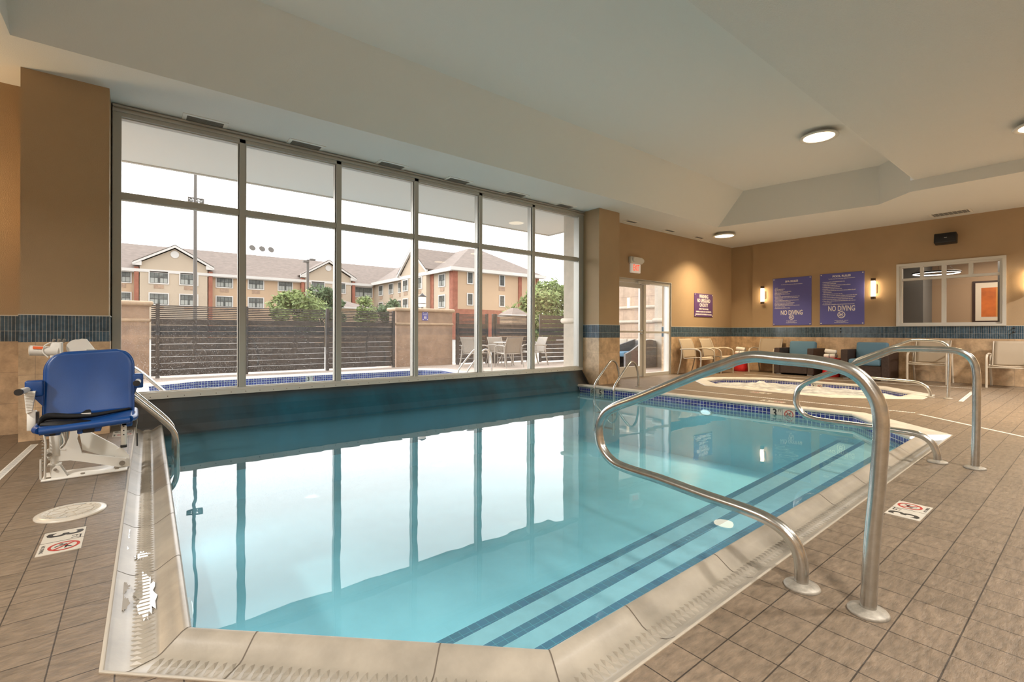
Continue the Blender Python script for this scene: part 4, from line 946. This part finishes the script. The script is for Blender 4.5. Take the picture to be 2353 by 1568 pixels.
def wicker(loc, rz, label, W=.86, D=.74, par=None):
    o = empty('wicker_armchair', loc, label, 'armchair', 'wicker armchairs with blue cushions', rz); h = W/2; d = D/2
    for sx in (-1, 1):
        q = MB(); q.rbox(*( (-h, -h+.13) if sx < 0 else (h-.13, h)), -d, d, .03, .64, 'wicker', .012, 2, smooth=False); q.build('arm_panel', o)
    q = MB(); q.rbox(-h+.13, h-.13, -d+.01, d-.12, .04, .30, 'wicker', .01, 1, smooth=False); q.build('base', o)
    q = MB(); q.rbox(-h+.13, h-.13, d-.12, d, .04, .64, 'wicker', .012, 2, smooth=False); q.build('back_panel', o)
    q = MB(); q.rbox(-h+.14, h-.14, -d+.0, d-.20, .30, .44, 'cushion', .04, 4); q.build('seat_cushion', o)
    q = MB(); mx = Matrix.Translation((0, d-.19, .44)) @ Matrix.Rotation(-.16, 4, 'X'); q.rbox(-h+.14, h-.14, -.07, .07, -.02, .36, 'cushion', .045, 4, mx=mx); q.build('back_cushion', o)
    for sx in (-1, 1):
        for sy in (-1, 1):
            q = MB(); q.box(sx*(h-.09)-.05, sx*(h-.09)+.05, sy*(d-.06)-.03, sy*(d-.06)+.03, 0, .032, 'grey'); q.build('foot', o)
    return o
wk = wicker((12.62, 4.68, 0), -PI/2, 'dark wicker armchair with blue cushions below the SPA RULES sign')
dup(wk, (12.62, 3.28, 0), -PI/2, 'dark wicker armchair with blue cushions left of the inner window, partly behind the handrails', 'wicker armchairs with blue cushions')
tn = [('round red side table in the corner beside the sling chairs', 12.45, 6.02), ('round red side table between the two wicker armchairs', 12.50, 3.98)]
def redtable(x, y, label):
    o = empty('side_table', (x, y, 0), label, 'table', 'red side tables')
    q = MB(); q.lathe([(.17, 0), (.18, .01), (.165, .12), (.155, .22), (.165, .33), (.185, .40)], (0, 0, 0), 'red', 36); q.build('body', o)
    q = MB(); q.lathe([(.187, .40), (.195, .405), (.195, .425), (.187, .43), (0, .43)], (0, 0, 0), 'red', 36); q.build('table_top', o)
    return o
for k, (lb, x, y) in enumerate(tn):
    redtable(x, y, lb)
    where = 'in the corner' if k == 0 else 'between the wicker armchairs'
    for (dx, dy, dz, up) in ((-.05, .0, .478, 0), (.05, .0, .478, 0), (0, 0, .580, 1)):
        q = MB(); r = .046; L = .115
        def spiral(z0, z1):
            pass
        mx = Matrix.Translation((x+dx, y+dy, dz)) @ (Matrix.Rotation(PI/2, 4, 'X') if not up else Matrix.Rotation(.10, 4, 'X') @ Matrix.Rotation(PI/2, 4, 'Y') @ Matrix.Rotation(PI/2, 4, 'X'))
        q.lathe([(r*.25, -L+.012), (r*.3, -L), (r*.55, -L+.004), (r*.6, -L+.01), (r*.8, -L), (r, -L+.012), (r*1.02, 0), (r, L-.012), (r*.8, L), (r*.6, L-.01), (r*.55, L-.004), (r*.3, L), (r*.25, L-.012)], (0, 0, 0), 'towel', 22, mx=mx)
        if not up: q.lathe([(r*1.05, -.014), (r*1.05, .014)], (0, 0, 0), 'greyband', 22, mx=mx)
        nm = 'topmost rolled white towel on the red table ' if up else ('front banded white towel roll on the red table ' if dx < 0 else 'rear banded white towel roll on the red table ')
        q.build('rolled_towel', label=nm+where, cat='towel', group='rolled towels on the red tables', loc=(x+dx, y+dy, dz))

# ------------------------------------------------------------------ outdoors
b = MB()
OP = [(.2, 11.0), (.97, 11.55), (6.0, 11.42), (6.35, 11.0), (6.2, 9.6), (5.9, 9.0), (.2, 9.0)]
OPO = [(.0, 11.12), (.88, 11.80), (6.1, 11.67), (6.6, 11.05), (6.45, 9.5), (6.0, 8.8), (.0, 8.8)]
b.flat([(-8, 6.9), (13, 6.9), (13, 13.6), (-8, 13.6)], 0, 'patio', holes=[OPO]); b.build('patio', kind='structure')
b = MB(); b.flat([(-400, 13.6), (500, 13.6), (500, 600), (-400, 600)], -.02, 'asphalt'); b.flat([(-60, -60), (60, -60), (60, -3.2), (-60, -3.2)], -.02, 'asphalt'); b.build('ground', kind='structure')
b = MB(); sweep(b, OP+OP[:1], OPO+OPO[:1], [(0, -.4), (0, -.02), (.1, .02), (.9, .02), (1, 0)], 'outcoping', ['mosaic', 'outcoping', 'outcoping', 'outcoping']); b.build('outdoor_pool_coping', kind='structure')
b = MB(); b.flat(OP, -.16, 'outwater'); b.build('outdoor_pool_water', kind='structure')
b = MB(); b.flat(OP, -.39, 'plaster'); b.build('outdoor_pool_floor', kind='structure')
b = MB(); b.prism([(-8, WY+.3), (8.0, WY+.3), (8.0, 8.62), (-8, 8.62)], 3.40, 3.55, 'ceil'); b.box(-8, 8.02, 8.60, 8.66, 3.385, 3.6, 'trim'); b.box(7.98, 8.04, WY+.3, 8.66, 3.385, 3.6, 'trim'); b.build('ceiling_canopy', kind='structure')
wall_marker((3.22, 11.495, -.09), (.03, -1), '3', 'small 3 FT tile marker on the outdoor pool wall seen through the second window bay', h=.13)
# stone wing wall beyond the glass door
st = empty('stone_wall', (12.0, 7, 0), 'stone block wall with rounded mouldings outside the glass door', 'wall')
q = MB(); q.box(0, .4, 0, 4.6, 0, 4.2, 'stone'); q.build('block_wall', st)
for z in (1.33, 1.77, 2.9):
    q = MB(); q.tube([(0, .3, z), (0, 4.3, z)], .05, 'stonesmooth', 12); q.build('moulding', st)
for y0_, y1_ in ((.9, 1.25), (4.2, 4.7)):
    q = MB(); q.box(-.14, .1, y0_, y1_, 0, 4.2, 'stonesmooth'); q.tube([(-.14, y0_-.04, 1.35), (-.14, y1_+.04, 1.35)], .07, 'stonesmooth', 12); q.build('pilaster', st)
rocks = MB()
for i in range(26):
    y_ = .1+(i % 13)*.34; z_ = .22 if i < 13 else .62; s_ = .17
    rocks.rbox(-.06, .05, y_-.165, y_+.165, z_-.19, z_+.19, 'stonesmooth', .03, 2)
q = rocks; 
for i, v in enumerate(q.v): q.v[i] = v+Vector((.03*MN.noise(v*6), .015*MN.noise(v*7+Vector((3, 0, 0))), .015*MN.noise(v*7)))
q.build('rock_faced_base', st)
# wicker lounge outside the door
o = empty('outdoor_daybed', (11.15, 8.5, 0), 'grey wicker daybed with a pale cushion just outside the glass door', 'daybed')
q = MB(); rows = [[(lerp(-.75, .65, i/16), -.32+.0*j, lerp(.0, [.42, .44, .47, .5, .54, .58, .62, .66, .70, .74, .77, .79, .80, .80, .79, .77, .74][i], j/3)) for j in range(4)] for i in range(17)]
M['wickergrey'] = tilemat('grey_wicker', (.26, .25, .24), (.32, .31, .30), (.12, .11, .11), .03, .018, .003, .6, offset=.5, nvar=.1)
q.sheet(rows, 'wickergrey', .06, smooth=False); q.sheet([[(lerp(-.75, .65, i/16), .42, lerp(.0, .5+.3*i/16, j/3)) for j in range(4)] for i in range(17)], 'wickergrey', .06, smooth=False); q.sheet([[(.65, lerp(-.32, .42, i/6), lerp(0, .77, j/3)) for j in range(4)] for i in range(7)], 'wickergrey', .06, smooth=False); q.build('wicker_shell', o)
q = MB(); q.rbox(-.72, .6, -.28, .38, .34, .46, 'cushion', .03, 3); q.build('seat_cushion', o)
# fence
def fence(x0, x1, y, label, posts, top=1.56, rz=0):
    o = empty('slatted_fence', (x0, y, 0), label, 'fence', None, rz); L = x1-x0
    q = MB()
    for i in range(9): z = .045+.137*i; q.box(0, L, -.012, .012, z, z+.130, 'slat')
    for i in range(7): z = 1.285+.042*i; q.box(0, L, -.012, .012, z, z+.024, 'slat')
    q.build('slat_panel', o)
    for p_ in posts:
        q = MB(); q.box(p_-.035-x0, p_+.035-x0, -.05, .03, 0, top+.03, 'slat'); q.build('post', o)
    return o
fence(.27, 3.83, 12.62, 'dark slatted fence left of the middle stucco pillar, left half', (.38, 2.05))
fence(3.87, 5.75, 12.60, 'dark slatted fence section joining the middle stucco pillar', (3.9, 5.72))
fence(7.72, 8.92, 12.5, 'short dark slatted fence section just right of the middle stucco pillar', (7.78, 8.88))
fence(8.99, 10.55, 12.35, 'dark slatted fence section behind the outdoor chairs', (9.03, 9.12, 10.50))
gt = empty('fence_gate', (10.45, 11.7, 0), 'dark slatted gate in a frame at the right end of the outdoor fence', 'gate')
q = MB(); q.box(0, .07, -.03, .03, .02, 1.6, 'slat'); q.box(1.22, 1.29, -.03, .03, .02, 1.6, 'slat'); q.build('gate_frame', gt)
q = MB()
for i in range(11): q.box(.07, 1.22, -.012, .012, .05+.14*i, .05+.14*i+.12, 'slat')
q.build('slat_panel', gt)
def pillar(x0, x1, y, h, label, h2):
    o = empty('stucco_pillar', (x0, y, 0), label, 'pillar'); L = x1-x0
    q = MB(); q.box(0, L, 0, .5, 0, h-.04, 'stucco'); q.build('shaft', o)
    q = MB(); q.rbox(-.07, L+.07, -.07, .57, h-.06, h+.04, 'stuccocap', .045, 4); q.build('cap', o)
    q = MB(); q.rbox(-.035, L+.035, -.035, .535, h2-.04, h2+.03, 'stuccocap', .03, 3); q.build('moulding', o)
    return o
pillar(-.75, .24, 12.65, 1.60, 'tan stucco pillar with rounded cap seen past the blue seat, left end of the fence', 1.24)
pillar(5.82, 7.66, 12.60, 1.66, 'wide tan stucco pillar with rounded cap and small blue sign, middle of the fence', 1.24)
sign('outdoor_pool_sign', on_front(6.72, 1.47, 12.585), .20, .26, 'signblue', 'small blue NO DIVING sign on the middle outdoor pillar', [("POOL RULES", 0, .09, .025, 'CENTER', 1, .0005), ("NO DIVING", 0, .04, .03, 'CENTER', .9, .001)], (0, -.04, .045))
o = empty('post_lantern', (7.10, 13.5, 0), 'glowing post lantern rising behind the wide stucco pillar', 'lamp')
q = MB(); q.cyl((0, 0, 0), (0, 0, 1.78), .04, 'black', 12); q.build('post', o)
M['lantern'] = mat('lantern_glass', (.8, .75, .68), .5, emit=(1, .9, .8), estr=.25)
q = MB(); q.lathe([(.09, 1.78), (.12, 1.82), (.12, 2.09), (.105, 2.11)], (0, 0, 0), 'lantern', 20); q.build('glass_shade', o)
q = MB(); q.lathe([(.135, 2.11), (.13, 2.13), (.05, 2.19), (.01, 2.23), (0, 2.24)], (0, 0, 0), 'black', 20); q.lathe([(.125, 1.88), (.125, 1.90)], (0, 0, 0), 'black', 20); q.build('lantern_cap', o)
# outdoor seating
M['palesling'] = mat('pale_outdoor_sling', (.33, .30, .26), .8); M['paleframe'] = mat('pale_outdoor_frame', (.42, .39, .35), .5)
oc = sling_chair((8.42, 10.75, 0), PI-.06, 'pale outdoor sling chair with its back to the window, in front of the round table', 'outdoor sling chairs', sl='palesling', fr='paleframe')
dup(oc, (7.72, 11.45, 0), PI/2+.2, 'pale outdoor sling chair at the left of the round table', 'outdoor sling chairs'); dup(oc, (9.65, 11.05, 0), -PI/2-.2, 'pale outdoor sling chair at the right of the round table', 'outdoor sling chairs'); dup(oc, (8.85, 11.72, 0), 0, 'pale outdoor sling chair on the fence side of the round table', 'outdoor sling chairs')
o = empty('patio_table', (8.68, 11.23, 0), 'round pale patio table outside, among the outdoor chairs', 'table')
q = MB(); q.lathe([(.36, .68), (.37, .69), (.37, .70), (.36, .71), (0, .71)], (0, 0, 0), 'paleframe', 32); q.build('table_top', o)
for a in range(4):
    q = MB(); q.tube([(.26*math.cos(a*PI/2+.78), .26*math.sin(a*PI/2+.78), 0), (.1*math.cos(a*PI/2+.78), .1*math.sin(a*PI/2+.78), .35), (.26*math.cos(a*PI/2+.78), .26*math.sin(a*PI/2+.78), .68)], .015, 'paleframe', 8); q.build('leg', o)
M_s = M['steel']; pr2 = [(0, 0), (0, .2), (-.03, .40), (-.10, .53), (-.19, .57), (-.28, .53), (-.42, .40), (-.62, .18), (-.72, .05), (-.75, -.08), (-.75, -.3)]
ladder('pool_ladder', (6.98, 9.80, 0), 'pale ladder rails at the outdoor pool, in front of the outdoor chairs', 1, (-.2, .2), pr2, -.72, (-.25,), r=.022)
o = rail('outdoor_handrail', [(-.40, 8.30, 0), (-.40, 8.30, .25), (-.36, 8.30, .42), (-.22, 8.30, .50), (-.06, 8.30, .505), (.05, 8.30, .44), (.31, 8.30, .16), (.50, 8.30, -.05)], 'pair of pale handrails sloping down outside the window, above the blue seat', [(-.40, 8.30)], r=.022)
q = MB(); q.tube([Vector(p)-Vector((-.40, 8.30, 0)) for p in cat_rom([(-.40, 8.50, 0), (-.40, 8.50, .25), (-.36, 8.50, .42), (-.22, 8.50, .50), (-.06, 8.50, .505), (.05, 8.50, .44), (.31, 8.50, .16), (.50, 8.50, -.05)], 7)], .024, 'steel', 12); q.build('rail_tube', o)

# ---- apartment building across the car park
def bwindow(par, cx, cz, w, h, face, pos, grid=True, ac=True):
    # face 'y': wall facing -Y at y=pos ; face 'x': wall facing -X at x=pos
    def B(q, a0, a1, z0, z1, d0, d1, m):
        if face == 'y': q.box(cx+a0, cx+a1, pos-d1, pos-d0, cz+z0, cz+z1, m)
        else: q.box(pos-d1, pos-d0, cx+a0, cx+a1, cz+z0, cz+z1, m)
    f = MB(); t = .14
    for a in ((-w/2, w/2, h/2-t, h/2), (-w/2, w/2, -h/2, -h/2+t), (-w/2, -w/2+t, -h/2, h/2), (w/2-t, w/2, -h/2, h/2)): B(f, *a, 0, .10, 'btrim')
    o_ = f.build('window', par)
    g_ = MB(); B(g_, -w/2+t, w/2-t, -h/2+t, h/2-t, .01, .04, 'bglass')
    n_ = 2 if w > 1.6 else 1
    if w > 4: B(g_, -1.0, 1.0, -h/2+t, h/2-t, .04, .06, 'curtain')
    elif n_ == 2 and grid: B(g_, .15, w/2-.2, -h/2+t, 0, .04, .05, 'curtain'); B(g_, -w/2+.2, -.15, -h/2+t, -.0, .04, .05, 'curtain')
    for k in range(1, 4): xx = lerp(-w/2+t, w/2-t, k/4); B(g_, xx-.02-(.03 if k == 2 else 0), xx+.02+(.03 if k == 2 else 0), -h/2+t, h/2-t, .05, .07, 'sash')
    B(g_, -w/2+t, w/2-t, -.04, .04, .05, .07, 'sash'); [B(g_, a0, a1, b0, b1, .045, .065, 'sash') for a0, a1, b0, b1 in ((-w/2+t, w/2-t, h/2-t-.06, h/2-t), (-w/2+t, w/2-t, -h/2+t, -h/2+t+.06), (-w/2+t, -w/2+t+.06, -h/2+t, h/2-t), (w/2-t-.06, w/2-t, -h/2+t, h/2-t))]; g_.build('pane', o_)
    if ac:
        q = MB(); B(q, -.55, .55, -h/2-.62, -h/2-.12, 0, .05, 'stucco'); q.build('grille', par)
Bd = empty('apartment_building', (0, 0, 0), 'long three-storey peach apartment building with brown shingle roof and gables across the car park', 'building')
ZE = 9.5
q = MB(); q.box(-25, 34, 83, 99, 0, ZE, 'bwall2'); q.box(34, 49.4, 55.7, 99, 0, ZE+.1, 'bwall2'); q.box(33.94, 34.0, 56.2, 83, 0, ZE+.05, 'bwall'); q.build('wall', Bd)
q = MB(); q.box(33.9, 49.5, 55.6, 55.7, 0, 4.2, 'brick')
for x0_, x1_ in ((33.88, 34.6), (45.4, 46.0), (49.0, 49.5)): q.box(x0_, x1_, 55.55, 55.7, 0, ZE, 'brick')
q.box(33.85, 34.0, 55.6, 56.5, 0, ZE, 'brick'); q.box(33.85, 34.0, 61.0, 62.3, 0, ZE, 'brick'); q.box(33.75, 34.0, 70.0, 70.9, 0, ZE, 'brick')
for x0_ in (-.1, 8.45, 21.3, 29.7): q.box(x0_, x0_+.5, 82.2, 83.0, 0, ZE+.3, 'brick')
q.build('brick_pilasters', Bd)
def gable(x0, x1, xp, yf, zt, ze):
    q = MB(); q.prism([(x0+.7, 0), (x1-.7, 0), (x1-.7, ze), (xp, zt-.35), (x0+.7, ze)], yf, 84, 'bwall', axis='y')
    q.lathe([(.5, 0), (.5, .08)], (xp, yf-.08, (zt+ze)/2+.15), 'btrim', 20, ax='y'); q.build('gable_wall', Bd)
    q = MB()
    for a, c_ in (((x0-.1, ze-.35), (xp, zt)), ((x1+.1, ze-.35), (xp, zt))):
        q.prism([a, (a[0], a[1]+.35), (c_[0], c_[1]+.15), (c_[0], c_[1]-.22)], yf-.5, yf-.3, 'btrim', axis='y')
        q.prism([(a[0], a[1]+.3), (a[0], a[1]+.42), (c_[0], c_[1]+.22), (c_[0], c_[1]+.1)], yf-.5, 90.5, 'roof', axis='y')
    for a in (x0-.1, x1-.9): q.box(a, a+1.0, yf-.45, yf, ze-.4, ze+.15, 'btrim')
    q.build('gable_roof', Bd)
gable(-.2, 9.0, 4.4, 82.2, 13.0, 10.4); gable(21.2, 30.2, 25.6, 82.2, 12.95, 10.3)
q = MB(); q.add([(-26, 82.3, ZE), (34.5, 82.3, ZE), (42.5, 91, 14.1), (-26, 91, 14.1), (-26, 99.7, ZE), (50, 99.7, ZE)], [(0, 1, 2, 3), (3, 2, 5, 4)], 'roof')
q.add([(33.3, 83, ZE), (33.3, 55.0, ZE+.3), (41.5, 63.2, 14.3), (42.0, 91, 14.1)], [(0, 3, 2, 1)], 'roof')
q.add([(33.3, 55.0, ZE+.3), (50.2, 55.0, ZE+.3), (43.5, 63.2, 14.3), (41.5, 63.2, 14.3)], [(0, 1, 2, 3)], 'roof')
q.add([(50.2, 55.0, ZE+.3), (50.2, 99, ZE+.3), (43.5, 91, 14.1), (43.5, 63.2, 14.3)], [(0, 1, 2, 3)], 'roof')
q.box(45.5, 48.0, 66, 67, 12, 12.9, 'grey'); q.build('roof', Bd)
# gable on the side wing, facing -X
q = MB(); q.prism([(61.9, 0), (70.3, 0), (70.3, 10.0), (66.2, 13.4), (61.9, 10.0)], 33.2, 36, 'bwall', axis='x')
q.build('gable_wall', Bd)
q = MB()
for a, c_ in (((61.3, 9.7), (66.2, 13.6)), ((71.0, 9.7), (66.2, 13.6))):
    q.prism([a, (a[0], a[1]+.45), (c_[0], c_[1]+.2), (c_[0], c_[1]-.3)], 32.8, 33.1, 'btrim', axis='x'); q.prism([(a[0], a[1]+.35), (a[0], a[1]+.5), (c_[0], c_[1]+.3), (c_[0], c_[1]+.15)], 32.8, 42, 'roof', axis='x')
q.build('gable_roof', Bd)
q = MB(); q.box(-26, 33.4, 82.1, 82.35, ZE-.35, ZE+.05, 'btrim'); q.box(33.1, 33.4, 55, 82.3, ZE-.2, ZE+.3, 'btrim'); q.box(33.1, 50.4, 54.8, 55.1, ZE-.1, ZE+.35, 'btrim'); q.box(-26, 33.4, 82.3, 83, ZE-.45, ZE-.35, 'btrim'); q.box(33.3, 50.2, 55, 55.7, ZE-.12, ZE-.02, 'btrim'); q.build('gutter', Bd)
for x in (-5.2, -1.5, 10.55, 14.8, 19.05):
    for z in (8.42, 5.5): bwindow(Bd, x, z, 2.3, 1.75, 'y', 83)
for x in (2.6, 6.05, 23.9, 27.4):
    for z in (8.45, 5.5): bwindow(Bd, x, z, 2.3, 1.75, 'y', 82.2)
for z in (8.1, 4.9): bwindow(Bd, 32.0, z, 3.3, 1.9, 'y', 83)
for y in (79.8, 75.6, 71.9, 58.6):
    for z in (8.3, 5.35): bwindow(Bd, y, z, 1.9, 1.85, 'x', 33.94)
for y in (68.6, 64.0):
    for z in (8.3, 5.35): bwindow(Bd, y, z, 1.9, 1.85, 'x', 33.2)
for x in (36.7, 42.3):
    for z in (8.6, 5.6): bwindow(Bd, x, z, 1.05, 1.75, 'y', 55.7, ac=(z > 8 and x > 40))
for i, (x, s_) in enumerate(((15.6, 'leftmost'), (17.1, 'middle'), (18.5, 'rightmost'))):
    o = empty('satellite_dish', (x, 90.9, 14.12), s_+' of the three satellite dishes on the roof ridge', 'satellite dish', 'satellite dishes on the ridge')
    q = MB(); mx = Matrix.Translation((0, 0, 1.1)) @ Matrix.Rotation(1.25, 4, 'X') @ Matrix.Rotation(.2, 4, 'Y'); q.lathe([(0, 0), (.2, .02), (.4, .08), (.52, .15)], (0, 0, 0), 'pole', 20, mx=mx); q.build('dish', o)
    q = MB(); q.cyl((0, .1, 0), (0, .1, 1.1), .04, 'grey', 8); q.build('mast', o)
# light poles
o = empty('floodlight_pole', (2.07, 25, 0), 'tall floodlight pole rising across the first window bay', 'light pole')
q = MB(); q.cyl((0, 0, 0), (0, 0, 14), .085, 'pole', 12, r1=.05); q.build('pole', o)
q = MB(); q.box(-.28, .32, -.06, .06, 6.60, 6.66, 'pole'); q.box(-.28, .32, -.06, .06, 6.83, 6.87, 'pole'); q.box(-.28, -.24, -.06, .06, 6.6, 6.87, 'pole'); q.box(.28, .32, -.06, .06, 6.6, 6.87, 'pole')
for x in (-.16, .04, .22): q.lathe([(.02, -.02), (.08, .06), (.09, .08)], (x, -.06, 6.74), 'grey', 12, ax='y')
q.build('floodlight_bank', o)
o = empty('street_lamp', (10.85, 40, 0), 'twin-headed street lamp beside the trees in the second window bay', 'street lamp')
q = MB(); q.cyl((0, 0, 0), (0, 0, 6.8), .10, 'pole', 10); q.build('pole', o)
for a in (-.15, .35):
    q = MB(); q.box(a-.22, a+.22, -.15, .15, 6.55+.2*(a > 0), 6.68+.2*(a > 0), 'pole'); q.build('lamp_head', o)
def tree(x, y, h, w, leaf, label, n=1500, zlow=.25, ls=.22):
    o = empty('tree', (x, y, 0), label, 'tree', 'trees beyond the fence')
    q = MB(); q.tube([(0, 0, 0), (.1, 0, h*.35), (0, .1, h*.7)], [w*.05, w*.035, w*.01], 'bark', 8); q.build('trunk', o)
    b = MB(); rnd = random.Random(int(x*100+y)); blobs = [(rnd.uniform(-.32, .32)*w, rnd.uniform(-.3, .3)*w, h*rnd.uniform(zlow+.15, .86), rnd.uniform(.16, .28)*w) for _ in range(16)]+[(0, 0, h*.83, .17*w)]
    for i in range(n):
        bx, by, bz, r = rnd.choice(blobs); th = rnd.uniform(0, 2*PI); ph = math.acos(rnd.uniform(-1, 1)); rr = r*rnd.uniform(.55, 1.05)
        c_ = Vector((bx+rr*math.sin(ph)*math.cos(th), by+rr*math.sin(ph)*math.sin(th), bz+rr*math.cos(ph)*.85))
        u = Vector((rnd.uniform(-1, 1), rnd.uniform(-1, 1), rnd.uniform(-1, 1))).normalized(); v = u.orthogonal().normalized(); s_ = ls*rnd.uniform(.6, 1.2)
        b.add([c_-u*s_, c_+v*s_*.45, c_+u*s_, c_-v*s_*.45], [(0, 1, 2, 3)], leaf)
    b.build('foliage', o)
tree(6.9, 28, 3.35, 2.9, 'leaf1', 'light green leafy tree in the second window bay', 3200, ls=.15)
tree(9.9, 32.5, 4.3, 2.6, 'leaf2', 'dark green tree beside the light green one, crossing the second mullion', 3200, ls=.15)
tree(11.0, 28, 3.5, 1.5, 'leaf1', 'thin light green tree left in the third window bay', 1200, ls=.13)
tree(13.6, 30, 3.45, 2.5, 'leaf2', 'rounded dark tree above the fence left of the wide pillar', 2800, ls=.15)
tree(26.9, 31, 4.7, 4.6, 'leaf1', 'pale green tree in the last window bay, left part', 5200, .0, .24)
tree(32.9, 35, 6.3, 6.0, 'leaf1', 'larger green tree in the last window bay near the stone pier', 6500, .0, .26)
tree(39.5, 36, 6.0, 6.0, 'leaf2', 'green tree partly hidden by the outdoor stone pier', 1500, .1, .3)
def hut(x, y, w, zt, label):
    o = empty('pool_hut', (x, y, 0), label, 'shed'); h = w/2
    q = MB(); q.box(-h*.85, h*.85, -h*.85, h*.85, 0, zt-.55, 'stuccocap'); q.build('hut_wall', o)
    q = MB(); q.box(-h, h, -h, h, zt-.6, zt-.5, 'btrim'); q.lathe([(h*1.4, zt-.5), (h*.3, zt), (0, zt)], (0, 0, 0), 'roof', 4, smooth=False, mx=Matrix.Rotation(PI/4, 4, 'Z')); q.build('roof', o)
hut(21.6, 27, 1.7, 2.76, 'small hipped-roof hut behind the fence in front of the right wing')
hut(12.1, 36, 3.4, 3.3, 'small grey-roofed shelter behind the fence, left of the dark round tree')

# ------------------------------------------------------------------ light
wd = bpy.data.worlds.new('World'); SC.world = wd; wd.use_nodes = True; t = wd.node_tree; t.nodes.clear()
out = N(t, 'ShaderNodeOutputWorld'); bg = N(t, 'ShaderNodeBackground'); tc = N(t, 'ShaderNodeTexCoord'); sp = N(t, 'ShaderNodeSeparateXYZ')
t.links.new(tc.outputs['Generated'], sp.inputs[0])
mr = N(t, 'ShaderNodeMapRange'); mr.inputs[1].default_value = -.2; mr.inputs[2].default_value = .55; mr.inputs[3].default_value = SKY_BACK if 'SKY_BACK' in globals() else 1.5; mr.inputs[4].default_value = 3.7
t.links.new(sp.outputs['Y'], mr.inputs[0])
n_ = N(t, 'ShaderNodeTexNoise', Scale=1.6, Detail=4.0); t.links.new(tc.outputs['Generated'], n_.inputs['Vector'])
mx = N(t, 'ShaderNodeMix', data_type='RGBA'); mx.inputs[6].default_value = (.90, .95, 1, 1); mx.inputs[7].default_value = (1, .95, .90, 1); t.links.new(n_.outputs[0], mx.inputs[0])
t.links.new(mx.outputs[2], bg.inputs[0]); t.links.new(mr.outputs[0], bg.inputs[1]); t.links.new(bg.outputs[0], out.inputs[0])
la = bpy.data.lights.new('lobby_lamp', 'AREA'); la.size = 1.5; la.energy = 60; la.color = (1, .85, .68)
lo = bpy.data.objects.new('lobby_lamp', la); COL.objects.link(lo); lo.location = (15.6, 1.5, 2.95)

# ------------------------------------------------------------------ camera
cam = bpy.data.cameras.new('camera'); co = bpy.data.objects.new('camera', cam); COL.objects.link(co); SC.camera = co
F_PX = 1091.; cam.sensor_width = 36; cam.lens = F_PX/2353*36; cam.shift_y = -20/2353; cam.clip_end = 1000; cam.clip_start = .05
yaw = math.atan2(1373.5, F_PX); fw = Vector((math.cos(yaw), math.sin(yaw), 0)); rt = Vector((math.sin(yaw), -math.cos(yaw), 0)); up = Vector((0, 0, 1))
Rm = facing((0, 0, 1.0), rt, up, -fw); co.matrix_world = Rm @ Matrix.Rotation(math.radians(CAMROLL if 'CAMROLL' in globals() else .15), 4, 'Z')
SC.view_settings.view_transform = 'Standard'; SC.view_settings.look = 'None'; SC.view_settings.gamma = 1; SC.view_settings.exposure = 0.78; SC.view_settings.use_curve_mapping = False
